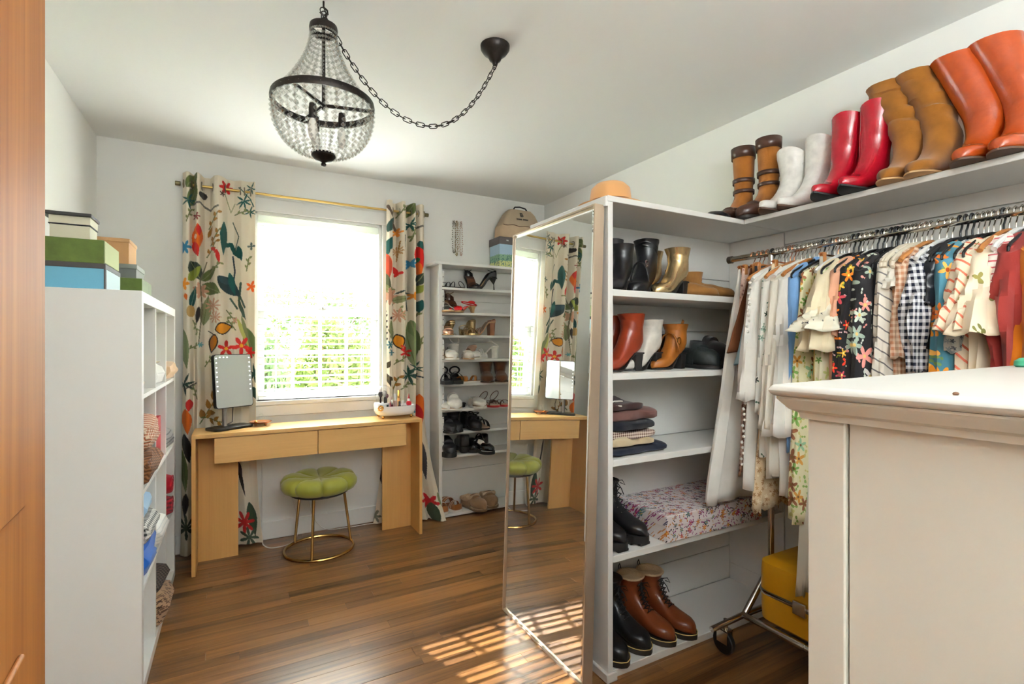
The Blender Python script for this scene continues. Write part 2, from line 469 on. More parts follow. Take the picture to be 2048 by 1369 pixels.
shrub('garden_shrub', 'yellow-green bush in the middle of the lower window panes', (1.35, 8.3, -0.55), .72, 0.7, 1.25, 3200, (170, 200, 90), 1)
shrub('leafy_bush', 'darker green bush at the left of the lower window panes', (0.1, 7.5, -0.55), 0.66, 0.66, 1.15, 2600, (120, 160, 80), 2)
shrub('flowering_bush', 'pale green bush at the right of the lower window panes', (2.75, 8.6, -0.55), 0.74, 0.7, 1.1, 2600, (195, 215, 150), 3)
shrub('tall_hedge', 'tall pale hedge far outside, faint behind the upper panes', (1.0, 12.0, -0.55), 3.6, 0.8, 1.75, 5200, (150, 185, 95), 4, 'hedge')

shrub('round_bush', 'green bush outside that only the leaning mirror shows', (-1.85, 8.0, -0.55), 1.2, 0.9, 1.2, 3200, (150, 190, 85), 5)

# ================================================================ curtains
FPX, YAW = 1006.0, math.radians(28.8)
def to_px(X, Y, Z):      # used only to lay out the printed motifs on the cloth
    fw = X * math.sin(YAW) + Y * math.cos(YAW); r = X * math.cos(YAW) - Y * math.sin(YAW)
    return 1024 + FPX * r / fw, 688 - FPX * (Z - 1.27) / fw
class Print:
    def __init__(s, px, py, bg):
        s.x = px; s.y = py; s.c = np.tile(np.array(srgb(*bg)), (px.size, 1))
    def put(s, m, col): s.c[m] = srgb(*col)
    def ell(s, cx, cy, rx, ry, col, rot=0):
        c, q = math.cos(rot), math.sin(rot); dx = s.x - cx; dy = s.y - cy
        s.put(((dx * c + dy * q) / rx) ** 2 + ((-dx * q + dy * c) / ry) ** 2 < 1, col)
    def stroke(s, pts, w, col):
        for (x0, y0), (x1, y1) in zip(pts[:-1], pts[1:]):
            dx, dy = x1 - x0, y1 - y0; L2 = dx * dx + dy * dy + 1e-9
            t = np.clip(((s.x - x0) * dx + (s.y - y0) * dy) / L2, 0, 1)
            s.put((s.x - x0 - t * dx) ** 2 + (s.y - y0 - t * dy) ** 2 < (w / 2) ** 2, col)
    def leaf(s, x0, y0, x1, y1, w, col, vein=None):
        dx, dy = x1 - x0, y1 - y0; L = math.hypot(dx, dy) + 1e-9
        t = ((s.x - x0) * dx + (s.y - y0) * dy) / L / L
        d = np.abs(-(s.x - x0) * dy + (s.y - y0) * dx) / L
        inside = (t > 0) & (t < 1)
        prof = np.where(inside, np.sin(np.clip(t, 0, 1) ** 0.8 * PI), 0) * w / 2
        s.put(inside & (d < prof), col)
        if vein: s.put(inside & (d < np.minimum(prof, 0.7)), vein)
    def star(s, cx, cy, r, n, col, inner=0.35, rot=0.0, cen=None):
        dx, dy = s.x - cx, s.y - cy; th = np.arctan2(dy, dx) + rot; rr = np.hypot(dx, dy)
        s.put(rr < r * (inner + (1 - inner) * np.abs(np.cos(th * n / 2)) ** 1.6), col)
        if cen: s.ell(cx, cy, r * .2, r * .2, cen)
    def twig(s, x, y, L, n, ang, col, tip, w=2.4):
        ex, ey = x + L * math.cos(ang), y + L * math.sin(ang)
        s.stroke([(x, y), (ex, ey)], w, col)
        for i in range(n):
            t = (i + 1) / n; a = ang + (0.8 if i % 2 else -0.8); bx, by = x + (ex - x) * t, y + (ey - y) * t
            s.leaf(bx, by, bx + L * .32 * math.cos(a), by + L * .32 * math.sin(a), L * .17, tip)
    def bamboo(s, x, y, R, n, col):
        for k in range(n):
            a = 2.4 * k + 0.4; s.leaf(x, y, x + R * math.cos(a), y + R * math.sin(a) * 1.2, R * .22, col)
TEAL, DTEAL, OLV, SAGE, RED, ORG, DRK, OCH, BLU, PNK = (40, 92, 86), (48, 66, 72), (104, 116, 66), (142, 148, 104), (214, 46, 40), (232, 112, 38), (52, 46, 42), (168, 118, 52), (58, 130, 168), (206, 156, 126)
def motifs_left(p):
    p.leaf(372, 372, 394, 342, 22, OLV, SAGE); p.leaf(378, 410, 392, 360, 20, OLV, SAGE); p.bamboo(376, 398, 16, 6, TEAL)
    p.stroke([(386, 404), (400, 402), (420, 414), (436, 410)], 4, (110, 104, 94)); p.ell(405, 385, 8, 7, DRK)
    p.star(452, 371, 14, 6, RED, 0.5); p.stroke([(450, 384), (462, 420), (470, 402)], 1.6, SAGE)
    p.bamboo(488, 398, 17, 7, TEAL); p.bamboo(500, 420, 13, 6, TEAL); p.stroke([(478, 370), (500, 392), (508, 410)], 2, TEAL); p.bamboo(503, 372, 12, 5, TEAL)
    for (x, y) in ((432, 428), (436, 462), (428, 486)): p.twig(x - 16, y + 24, 34, 4, -1.0, OLV, OCH)
    p.leaf(395, 445, 391, 508, 22, ORG); p.leaf(396, 447, 398, 470, 10, RED); p.leaf(386, 480, 396, 512, 14, RED); p.ell(390, 470, 3, 5, (245, 225, 200))
    p.star(368, 492, 15, 6, BLU, 0.4); p.star(445, 385, 6, 5, (90, 60, 50))
    p.leaf(448, 440, 446, 510, 14, TEAL); p.stroke([(448, 488), (462, 485), (470, 502), (480, 510)], 9, TEAL); p.leaf(476, 488, 484, 520, 12, TEAL)
    p.stroke([(466, 510), (470, 540), (464, 580)], 3.5, DTEAL); p.stroke([(482, 565), (478, 600), (487, 632)], 5, (70, 92, 78)); p.stroke([(470, 570), (484, 600), (490, 614)], 4, (70, 92, 78)); p.stroke([(460, 596), (474, 616)], 4, (70, 92, 78))
    p.leaf(434, 552, 482, 592, 30, DTEAL); p.leaf(436, 555, 462, 566, 14, (60, 84, 92)); p.leaf(458, 542, 470, 590, 14, TEAL)
    p.leaf(404, 566, 440, 586, 26, OLV, SAGE); p.leaf(402, 560, 432, 530, 18, OLV, SAGE); p.leaf(406, 650, 416, 588, 22, SAGE, OLV)
    p.leaf(380, 520, 402, 560, 26, (62, 72, 58), SAGE); p.leaf(376, 560, 402, 530, 18, (150, 160, 66)); p.star(400, 580, 17, 7, PNK, 0.5)
    p.star(366, 566, 13, 5, (236, 150, 44), 0.4); p.leaf(368, 585, 372, 600, 8, ORG); p.leaf(380, 616, 391, 570, 14, TEAL, (120, 160, 150)); p.ell(380, 622, 9, 12, (196, 160, 96))
    p.leaf(398, 612, 392, 650, 10, DRK); p.star(425, 610, 16, 9, PNK, 0.15); p.star(430, 634, 13, 9, PNK, 0.15)
    p.star(430, 500, 5, 3, RED); p.leaf(432, 498, 438, 526, 9, RED); p.leaf(420, 490, 432, 502, 6, RED)
    p.star(503, 490, 8, 4, (96, 110, 104), 0.2); p.star(504, 572, 12, 5, ORG, 0.3)
    for (x, y, a) in ((372, 440, -1.2), (418, 540, -.6), (452, 620, .9), (470, 660, -2.2), (408, 735, -.9), (440, 760, .6), (384, 640, 1.2), (494, 540, -1.4), (372, 700, -.4), (430, 820, -.5), (392, 800, -1.9), (470, 425, -.3)):
        p.twig(x, y, 26, 4, a, (118, 122, 80), (136, 142, 92))
    p.stroke([(412, 520), (400, 560), (404, 620), (396, 690)], 2.2, (120, 112, 84)); p.stroke([(466, 440), (478, 470), (470, 500)], 2.0, (80, 96, 84)); p.leaf(440, 470, 452, 448, 9, TEAL); p.leaf(476, 600, 492, 640, 8, (70, 92, 78))
    p.leaf(414, 470, 424, 446, 8, OCH); p.star(392, 430, 8, 5, (150, 60, 60), .3); p.star(470, 640, 7, 5, PNK, .3)
    # butterfly
    p.leaf(430, 660, 464, 652, 26, DRK); p.leaf(432, 660, 461, 653, 20, (226, 146, 40)); p.leaf(430, 668, 422, 708, 20, DRK); p.leaf(430, 670, 423, 704, 14, (200, 120, 36)); p.stroke([(416, 662), (432, 672)], 2, DRK)
    p.leaf(492, 655, 508, 715, 26, (118, 136, 84), SAGE); p.leaf(474, 636, 500, 700, 10, (196, 196, 110)); p.leaf(482, 630, 500, 690, 8, SAGE)
    p.star(452, 698, 17, 5, RED, 0.25, 0.3, (250, 190, 60)); p.star(482, 692, 20, 5, (226, 60, 56), 0.25, 0.9, (250, 190, 60)); p.star(500, 706, 12, 5, RED, 0.3)
    p.star(400, 690, 6, 6, (110, 180, 186), 0.3); p.leaf(358, 650, 372, 740, 22, (128, 142, 100), SAGE); p.bamboo(366, 770, 22, 7, (56, 76, 66)); p.stroke([(368, 780), (390, 768)], 3, (90, 84, 76))
    p.bamboo(508, 750, 20, 8, (52, 88, 74)); p.leaf(506, 775, 510, 800, 14, (60, 90, 80))
    p.twig(398, 850, 66, 6, -1.0, OLV, OCH); p.twig(400, 838, 44, 5, 0.2, OLV, OCH); p.leaf(370, 820, 376, 872, 20, ORG); p.leaf(378, 800, 376, 826, 14, RED)
    p.leaf(368, 870, 380, 930, 18, DRK); p.leaf(476, 930, 492, 1000, 8, DRK); p.leaf(500, 1010, 512, 1080, 22, (56, 70, 50)); p.star(488, 1052, 24, 7, (196, 50, 46), 0.3, 0.2); p.star(498, 1082, 22, 7, (70, 84, 66), 0.2); p.leaf(476, 925, 486, 960, 9, (70, 60, 70))
    p.leaf(360, 900, 372, 990, 22, OLV, SAGE); p.star(370, 1060, 26, 8, (70, 80, 62), 0.2); p.leaf(372, 990, 366, 1040, 16, DRK)
def motifs_right(p):
    for (x, y, a) in ((800, 430, -1.0), (790, 610, -.8), (812, 640, -1.9), (836, 640, -1.2), (796, 730, -.7), (780, 660, 1.0), (842, 700, -1.4), (806, 780, -.5), (826, 480, -1.3), (772, 590, -.6)):
        p.twig(x, y, 24, 4, a, (118, 122, 80), (136, 142, 92))
    p.leaf(778, 462, 796, 428, 16, (56, 84, 76)); p.stroke([(778, 410), (790, 432), (800, 460)], 5, (110, 92, 76)); p.leaf(776, 500, 790, 470, 18, TEAL); p.leaf(770, 512, 782, 488, 14, TEAL)
    p.leaf(768, 500, 775, 565, 34, (228, 92, 52)); p.leaf(778, 510, 780, 560, 18, (206, 84, 56)); p.leaf(762, 560, 784, 580, 24, (130, 134, 84), SAGE); p.leaf(766, 540, 786, 575, 14, (90, 96, 66))
    p.star(800, 462, 9, 5, (236, 150, 60), 0.3); p.stroke([(804, 480), (800, 520)], 1.5, OCH); p.star(800, 500, 10, 8, (196, 150, 96), 0.15); p.leaf(792, 530, 802, 550, 10, RED); p.star(800, 545, 8, 3, RED)
    p.bamboo(826, 446, 14, 7, TEAL); p.leaf(820, 430, 832, 400, 18, OLV, SAGE); p.stroke([(832, 454), (850, 450)], 4, (110, 104, 94)); p.stroke([(812, 470), (816, 560), (822, 620)], 2.5, (60, 70, 64)); p.bamboo(812, 580, 18, 4, (60, 76, 70))
    p.leaf(838, 490, 846, 540, 22, (226, 44, 38)); p.leaf(836, 520, 844, 552, 14, ORG); p.ell(838, 518, 5, 6, (60, 120, 80)); p.star(826, 526, 11, 6, BLU, 0.4); p.leaf(842, 480, 850, 500, 10, TEAL)
    p.leaf(836, 570, 850, 545, 20, (62, 72, 58), SAGE); p.leaf(834, 585, 850, 570, 16, (150, 160, 66)); p.leaf(846, 600, 842, 625, 16, TEAL); p.star(786, 592, 18, 7, PNK, 0.5); p.star(830, 592, 9, 5, (236, 150, 44), 0.4)
    p.leaf(790, 600, 820, 596, 14, SAGE, OLV); p.star(802, 630, 15, 9, PNK, 0.2); p.leaf(762, 615, 778, 600, 10, DTEAL); p.stroke([(764, 610), (776, 622)], 2.5, DTEAL)
    for k in range(9): p.leaf(778 + (k % 2) * 6, 632 + k * 6, 774 + (k % 2) * 16, 628 + k * 6, 6, DRK)
    p.leaf(786, 640, 792, 690, 12, SAGE, OLV); p.leaf(826, 640, 838, 720, 24, (120, 136, 88), SAGE); p.leaf(820, 660, 832, 740, 18, (136, 148, 104), OLV)
    p.leaf(800, 668, 806, 700, 22, DRK); p.leaf(800, 671, 806, 697, 16, (228, 148, 36)); p.star(816, 706, 12, 6, RED, 0.35, 0.4); p.star(812, 696, 8, 5, RED, 0.3)
    p.star(784, 690, 9, 6, (60, 120, 130), 0.3); p.star(788, 706, 8, 6, (60, 120, 130), 0.3); p.bamboo(824, 752, 18, 8, (52, 88, 74)); p.bamboo(836, 738, 14, 6, (52, 88, 74)); p.stroke([(830, 752), (850, 756)], 3, DTEAL)
    p.leaf(774, 738, 784, 722, 10, (66, 60, 40)); p.leaf(776, 748, 784, 776, 8, (70, 60, 44)); p.leaf(776, 756, 792, 762, 9, (86, 74, 50)); p.twig(790, 790, 36, 4, -1.2, OLV, OCH)
    p.leaf(842, 790, 848, 840, 18, ORG); p.leaf(838, 810, 846, 850, 12, (196, 40, 40)); p.star(830, 820, 8, 5, BLU, 0.4)
    p.leaf(844, 880, 852, 960, 10, (70, 64, 70)); p.star(856, 1000, 16, 6, (206, 44, 48), 0.4); p.leaf(858, 1000, 866, 1044, 18, (70, 80, 60)); p.leaf(876, 1030, 890, 1044, 12, (76, 84, 62)); p.star(740, 1022, 14, 7, (170, 60, 56), 0.3); p.star(752, 1036, 14, 6, (120, 118, 104), 0.3); p.leaf(764, 920, 770, 980, 12, (70, 60, 60))
    p.leaf(868, 980, 878, 1010, 8, SAGE); p.leaf(768, 900, 776, 940, 14, (60, 60, 56))
cm, nt, p, out = nmat('curtain_print')
at = node(nt, 'ShaderNodeVertexColor'); at.layer_name = 'print'
nt.links.new(at.outputs[0], p.inputs['Base Color']); clothbase(p)
addbump(nt, p, objco(nt), 600, 0.15, 0.001)
tr = node(nt, 'ShaderNodeBsdfTranslucent'); nt.links.new(at.outputs[0], tr.inputs[0])
mx = node(nt, 'ShaderNodeMixShader'); mx.inputs[0].default_value = 0.18
nt.links.new(p.outputs[0], mx.inputs[1]); nt.links.new(tr.outputs[0], mx.inputs[2]); nt.links.new(mx.outputs[0], out.inputs[0])
ROD_Y, ROD_Z = 3.566, 2.222
def curtain(label, xa, xb, prof, nx, nz, motifs, flare0, flare1, seed, fwd=0.0):
    """prof: list of (t across, depth offset) giving the folds at the rod"""
    t = np.linspace(0, 1, nx); pt = np.array([q[0] for q in prof]); pv = np.array([q[1] for q in prof])
    # smooth interpolation of the folds
    off = np.interp(t, pt, pv); k = np.hanning(max(5, nx // 22)); k /= k.sum(); off = np.convolve(np.pad(off, len(k), mode='edge'), k, 'same')[len(k):-len(k)] * 1.15
    z = np.linspace(2.287, 0.012, nz); 
    TT, ZZ = np.meshgrid(t, z); d = (2.287 - ZZ) / 2.27
    OFF = np.tile(off, (nz, 1)) * (1 + 0.25 * np.sin(3 * ZZ + 4 * TT))
    low = np.clip((0.75 - ZZ) / 0.75, 0, 1) ** 1.5
    X = xa + (xb - xa) * TT + flare0 * low * (1 - TT) + flare1 * low * TT + 0.006 * np.sin(5 * ZZ + 9 * TT + seed) * d
    Y = np.minimum(ROD_Y + OFF * (1 - 0.15 * d) * 0.92 - fwd * low * np.clip(TT * 2.2 - 1.2, 0, 1), 3.608)
    X0 = xa + (xb - xa) * TT + flare0 * low * (1 - TT) + flare1 * low * TT
    pts = np.stack([X, Y, ZZ], -1).reshape(-1, 3)
    cx = (xa + xb) / 2
    root = thing('printed_curtain', label, 'curtain', (cx, ROD_Y, 0.0), group='printed curtain pair at the window')
    me = bpy.data.meshes.new('cloth_panel')
    idx = np.arange(nx * nz).reshape(nz, nx)
    F = np.stack([idx[:-1, :-1], idx[1:, :-1], idx[1:, 1:], idx[:-1, 1:]], -1).reshape(-1, 4)
    me.from_pydata((pts - np.array([cx, ROD_Y, 0])).tolist(), [], F.tolist())
    me.polygons.foreach_set('use_smooth', [True] * len(me.polygons))
    fw = X0 * math.sin(YAW) + 3.5 * math.cos(YAW); r = X0 * math.cos(YAW) - 3.5 * math.sin(YAW)
    pr = Print((1024 + FPX * r / fw).ravel(), (688 - FPX * (ZZ - 1.27) / fw).ravel(), (234, 223, 202))
    motifs(pr)
    ca = me.color_attributes.new('print', 'FLOAT_COLOR', 'POINT')
    ca.data.foreach_set('color', pr.c.ravel().astype(np.float32))
    o = bpy.data.objects.new('cloth_panel', me); C.objects.link(o); o.parent = root; me.materials.append(cm)
    sm = o.modifiers.new('solid', 'SOLIDIFY'); sm.thickness = 0.0015
    # grommets where the cloth crosses the rod
    g0 = None
    s = np.sign(off - off.mean())
    for i in range(1, nx):
        if s[i] != s[i - 1]:
            xg = xa + (xb - xa) * t[i] - cx
            if g0 is None:
                g0 = MB().tube([(0, 0.024 * math.cos(a), 0.024 * math.sin(a)) for a in [2 * PI * q / 20 for q in range(20)]], 0.004, 6, closed=True).build('grommet', metal('grommet_steel', (150, 140, 120), 0.3), root, loc=(xg, 0, ROD_Z))
            else: copy_part(g0, root, (xg, 0, ROD_Z))
    return root
curtain('printed curtain with birds and a butterfly behind the small vanity mirror', -0.275, 0.108,
        [(0, .0), (.05, -.035), (.09, -.04), (.14, .015), (.19, -.045), (.23, -.03), (.28, .035), (.36, .04), (.42, -.03), (.48, -.048), (.54, -.03), (.60, .012), (.70, .018), (.80, -.012), (.90, .0), (.95, -.012), (1, -.03)], 190, 560, motifs_left, -0.02, 0.05, 1.0)
curtain('printed curtain gathered between the window and the shoe shelves', 0.935, 1.215,
        [(0, -.02), (.06, -.04), (.14, -.03), (.22, .035), (.30, .03), (.38, -.045), (.46, -.045), (.54, .03), (.60, .035), (.68, -.045), (.74, -.045), (.80, .03), (.86, -.03), (.93, -.048), (1.0, -.01)], 150, 560, motifs_right, -0.10, 0.105, 2.2, 0.21)
rod = thing('curtain_rod', 'thin brass curtain rod running above the window', 'curtain rod', (0.47, ROD_Y, ROD_Z))
BR = metal('rod_brass', (196, 164, 96), 0.3)
MB().tube([(-0.745, 0, 0), (0.76, 0, 0)], 0.008, 10).build('pole', BR, rod)
for s in (-1, 1):
    MB().tube([(s * 0.755, 0, 0), (s * 0.783, 0, 0)], 0.014, 12).build('finial', metal('rod_end', (120, 112, 80), 0.4), rod, bevel=0.003)
    MB().tube([(s * 0.735, 0.01, 0), (s * 0.735, 0.062, 0)], 0.006, 8).build('bracket', BR, rod)

# ================================================================ chandelier
CX, CY = 0.266, 1.831
ch = thing('chandelier', 'small crystal basket chandelier with dark bronze ring and long swag chain', 'chandelier', (CX, CY, 1.88))
Z0 = 1.88
CRY = glassy('crystal', (.97, .98, .97), .55, .02)
def bead(mb, c, r, h=None):
    h = h or r * 0.6
    # octagonal faceted drop, flattened towards the viewer-independent radial axis
    n = 7
    top = (c[0], c[1], c[2] + r); bot = (c[0], c[1], c[2] - r)
    a0 = math.atan2(c[1], c[0]); ring = []
    for k in range(n):
        a = 2 * PI * k / n
        ring.append((c[0] + r * .95 * math.cos(a + a0), c[1] + r * .95 * math.sin(a + a0), c[2]))
    mb.add([top] + ring + [bot], [(0, 1 + k, 1 + (k + 1) % n) for k in range(n)] + [(n + 1, 1 + (k + 1) % n, 1 + k) for k in range(n)])
RR = 0.166; ZR = 2.095 - Z0; ZT = 2.352 - Z0
NS = 32
for k in range(NS):
    a = 2 * PI * k / NS; mb = MB(); wire = []
    for i in range(15):
        t = i / 14; r = 0.042 + (RR - 0.042 - 0.004) * (t ** 1.75); z = ZT - 0.012 + (ZR + 0.012 - ZT) * t
        bead(mb, (r * math.cos(a), r * math.sin(a), z), 0.0062 + 0.003 * t)
    mb.build('upper_strand', CRY, ch, smooth=False)
for k in range(NS):
    a = 2 * PI * (k + .5) / NS; mb = MB()
    for i in range(13):
        t = i / 12; ph = t * 1.36
        r = (RR - 0.004) * math.cos(ph) ** 0.85 + 0.02 * t; z = ZR - 0.014 - 0.160 * math.sin(ph) ** 1.05
        bead(mb, (r * math.cos(a), r * math.sin(a), z), 0.0115 - 0.0055 * t)
    mb.build('lower_strand', CRY, ch, smooth=False)
MB().lathe([(RR - .004, -.011), (RR + .002, -.012), (RR + .004, 0), (RR + .002, .012), (RR - .004, .011), (RR - .004, -.011)], 48, (0, 0, ZR), cap=False).build('ring', BRONZE, ch)
MB().lathe([(.036, -.010), (.045, -.012), (.047, 0), (.045, .012), (.036, .010), (.036, -.01)], 28, (0, 0, ZT), cap=False).build('crown', BRONZE, ch)
mbf = MB()
for k in range(4):
    a = PI / 2 * k; mbf.tube([(0, 0, ZT + .01), (.04 * math.cos(a), .04 * math.sin(a), ZT)], .003, 6)
mbf.tube([(0, 0, ZR - .02), (0, 0, ZT + .04)], .006, 8).build('stem', BRONZE, ch)
for k in range(3):
    a = PI / 2 + 2 * PI * k / 3 + 0.3
    sp = MB(); sp.tube([(0, 0, ZR - .005), (RR * math.cos(a), RR * math.sin(a), ZR - .005)], .0065, 6); sp.build('spoke', BRONZE, ch)
    sk = MB().lathe([(.012, 0), (.013, .03), (.011, .05)], 12, (.06 * math.cos(a), .06 * math.sin(a), ZR - .075)).build('socket', BRONZE, ch)
    bu = MB().lathe([(.004, -.075), (.012, -.06), (.016, -.035), (.012, -.012), (.008, 0)], 12, (.06 * math.cos(a), .06 * math.sin(a), ZR - .075)).build('bulb', mat('frosted_bulb', (236, 232, 222), .3), ch)
MB().lathe([(.001, 0), (.007, .002), (.009, .008), (.006, .014), (.012, .018), (.03, .024), (.040, .036), (.036, .046), (.0, .046)], 24, (0, 0, 0)).build('finial', BRONZE, ch)
dots = MB()
for k in range(20): dots.ball((.0385 * math.cos(2 * PI * k / 20), .0385 * math.sin(2 * PI * k / 20), .044), .0035, 6, 4)
dots.build('bead_trim', metal('bead_steel', (190, 185, 175), .3), ch)
MB().lathe([(.0005, -.078), (.009, -.076), (.012, -.066), (.022, -.058), (.028, -.044), (.046, -.030), (.057, -.014), (.058, 0)], 32, (0.901 - CX, 1.778 - CY, ZC - Z0)).build('ceiling_canopy', BRONZE, ch)
hk = [(0, 0, ZC - Z0), (0, 0, ZC - Z0 - .02), (.012, 0, ZC - Z0 - .028), (.014, 0, ZC - Z0 - .04), (0, 0, ZC - Z0 - .048), (-.012, 0, ZC - Z0 - .04)]
MB().tube(hk, .0035, 8).build('ceiling_hook', BRONZE, ch)
lp = []
for q in range(16):
    a = 2 * PI * q / 16; lp.append((.0075 * math.cos(a), 0, (.009 if math.sin(a) > 0 else -.009) + .0075 * math.sin(a)))
link0 = MB().tube(lp, .0019, 6, closed=True).mesh('chain_link')
link0.materials.append(BRONZE)
A = Vector((0.0, 0, 2.412 - Z0)); Bp = Vector((0.901 - CX, 1.778 - CY, 2.372 - Z0))
def swag(t): 
    P = A.lerp(Bp, t); s = 2 * t - 1
    P.z -= (0.305 + 0.03 * s) * (1 - abs(s) ** 2.15); return P
fine = [swag(i / 400) for i in range(401)]
def run_links(path, step, start=0):
    acc = 0; nxt = 0; k = start
    for a, b in zip(path[:-1], path[1:]):
        L = (b - a).length
        while acc + L >= nxt:
            p0 = a.lerp(b, (nxt - acc) / L); d = (b - a).normalized()
            o = bpy.data.objects.new('chain_link', link0); C.objects.link(o); o.parent = ch
            q = Vector((0, 0, 1)).rotation_difference(d)
            o.rotation_mode = 'QUATERNION'; o.rotation_quaternion = q @ Matrix.Rotation(PI / 2 * (k % 2) + 0.4, 3, 'Z').to_quaternion()
            o.location = p0; nxt += step; k += 1
        acc += L
run_links(fine, 0.0245)
run_links([Vector((0, 0, 2.400 - Z0)), Vector((0, 0, ZT + .03))], 0.0245, 1)

# unseen uplighter added behind the camera for even fill light
fill_lamp = thing('added_fill_lamp', 'added brass uplighter for fill light, unseen behind the viewer', 'fill_lamp', (0.45, -1.0, 0))
MB().lathe([(.13, 0), (.135, .012), (.12, .02), (.02, .028)], 32).build('base', BRASS, fill_lamp)
MB().tube([(0, 0, .02), (0, 0, 1.70)], .011, 12).build('pole', BRASS, fill_lamp)
MB().lathe([(.02, 1.68), (.08, 1.70), (.15, 1.75), (.17, 1.78), (.165, 1.782), (.14, 1.755), (.07, 1.712), (.001, 1.71)], 36).build('fill_lamp_bowl', mat('fill_lamp_white', (235, 232, 226), .5), fill_lamp)
MB().ball((0, 0, 1.745), (.03, .03, .035), 16, 10).build('bulb', emit('fill_lamp_bulb', (1, .97, .93), 3.0), fill_lamp)
ld = bpy.data.lights.new('added_fill_light', 'AREA'); ld.shape = 'DISK'; ld.size = .30; ld.energy = 52; ld.color = (.88, .95, 1)  # added fill, thrown upward so the ceiling spreads it through the room
lo = bpy.data.objects.new('added_fill_light', ld); C.objects.link(lo); lo.parent = fill_lamp; lo.location = (0, 0, 1.79); lo.rotation_euler = (PI, 0, 0)

# ================================================================ open wooden door at the left edge of the view
dr = bpy.data.objects.new('door_1', None); C.objects.link(dr); struct(dr)
dr.location = (-0.205, 0.82, 0); dr.rotation_euler = (0, 0, math.radians(4.0))
DW = wood('door_oak', (146, 82, 28), (196, 128, 58), 0.55, axis=2, coat=0.0, ring=6)
B(-0.04, 0, -0.80, 0, 0.01, 2.04).build('door_leaf', DW, dr, bevel=0.003)
for z0, z1 in ((0.2, 0.95), (1.1, 1.85)): B(0, 0.006, -0.68, -0.12, z0, z1).build('door_panel', DW, dr, bevel=0.004)
kn = MB(); kn.lathe([(.026, 0), (.026, .006), (.010, .01), (.010, .035), (.024, .042), (.028, .055), (.02, .068), (.001, .07)], 20)
kn.xf(Matrix.Rotation(PI / 2, 4, 'Y')).build('door_knob', BRASS, dr, loc=(-0.11, -0.06, 0.95), rot=(0, 0, PI))

# ================================================================ cube shelving on the left wall
ku = thing('cube_shelf', 'white four-row cube shelving unit standing against the left wall', 'shelving unit', (-0.49, 2.75, 0))
KX0, KX1, KY0, KY1 = -0.195, 0.20, -0.56, 0.56
KW = mat('white_laminate', (236, 235, 231), 0.4)
B(KX0, KX1, KY0, KY0 + .04, 0, 1.458).build('side_panel', KW, ku, bevel=.0015)
B(KX0, KX1, KY1 - .04, KY1, 0, 1.458).build('side_panel', KW, ku, bevel=.0015)
B(KX0, KX1, KY0 + .04, KY1 - .04, 1.418, 1.458).build('top_panel', KW, ku, bevel=.0015)
B(KX0, KX1, KY0 + .04, KY1 - .04, 0, .04).build('bottom_panel', KW, ku, bevel=.0015)
KR = [.04 + (1.378 + .016) / 4 * k for k in range(5)]     # row floors
for k in (1, 2, 3): B(KX0, KX1 - .002, KY0 + .04, KY1 - .04, KR[k] - .016, KR[k]).build('shelf', KW, ku, bevel=.001)
KC = [KY0 + .04 + (1.04 + .016) / 3 * k for k in range(4)]
for k in (1, 2):
    for r in range(4): B(KX0, KX1 - .003, KC[k] - .016, KC[k], KR[r], KR[r + 1] - .016).build('divider', KW, ku, bevel=.001)
B(KX0 - .0, KX0 + .004, KY0 + .04, KY1 - .04, .04, 1.418).build('back_panel', KW, ku)
def cubeloc(row, col, h=0.0, x=0.06):     # world floor point of a cube, row counted from the bottom
    return (-0.49 + x, 2.75 + KC[col] + .168, KR[row] + h)

# soft goods ------------------------------------------------------------
def slab(w, d, h, seed, amp=0.006, n=20, m=18, sag=0.0, taper=0.0):
    """one folded cloth: rounded slab with uneven folds; rests on z=0"""
    mb = MB(); rings = []
    for i in range(n + 1):
        t = i / n * 2 - 1; e = (1 - abs(t) ** 6) ** (1 / 3) if abs(t) < 1 else 0.0
        e = max(e, 0.15); ring = []
        for k in range(m):
            a = 2 * PI * k / m; ca, sa = math.cos(a), math.sin(a)
            yy = math.copysign(abs(ca) ** 0.35, ca) * d / 2 * (0.85 + .15 * e); zz = math.copysign(abs(sa) ** 0.55, sa) * h / 2 * e
            x = t * w / 2
            q = noise.noise(Vector((x * 14 + seed, yy * 14, zz * 25 + seed))) * amp * 2
            dz = noise.noise(Vector((x * 8, yy * 8 + seed, 3.1))) * amp * 1.4 if sa > 0 else 0
            ring.append((x + q * .6, yy + q, max(0.0005, zz + h / 2 + dz - sag * (yy / d) ** 2)))
        rings.append(ring)
    return mb.loft(rings)
def crease(mb, w, d, h, k):    # inner fold lines on the front edge
    return mb
def roll(r, L, seed, n=26):
    mb = MB(); rings = []
    for i in range(9):
        t = i / 8; x = (t - .5) * L; rr = r * (1 - .25 * (abs(2 * t - 1) ** 5)); ring = []
        for k in range(n):
            a = 2 * PI * k / n; q = 1 + .10 * noise.noise(Vector((x * 20 + seed, 2 * math.cos(a), 2 * math.sin(a) + seed)))
            ring.append((x, rr * q * math.cos(a), r + rr * q * math.sin(a)))
        rings.append(ring)
    mb.loft(rings)
    sp = [(L / 2 + .001, (r * .85 * (1 - j / 40)) * math.cos(j * .5), r + (r * .85 * (1 - j / 40)) * math.sin(j * .5)) for j in range(38)]
    mb.tube(sp, r * .05, 5)
    return mb
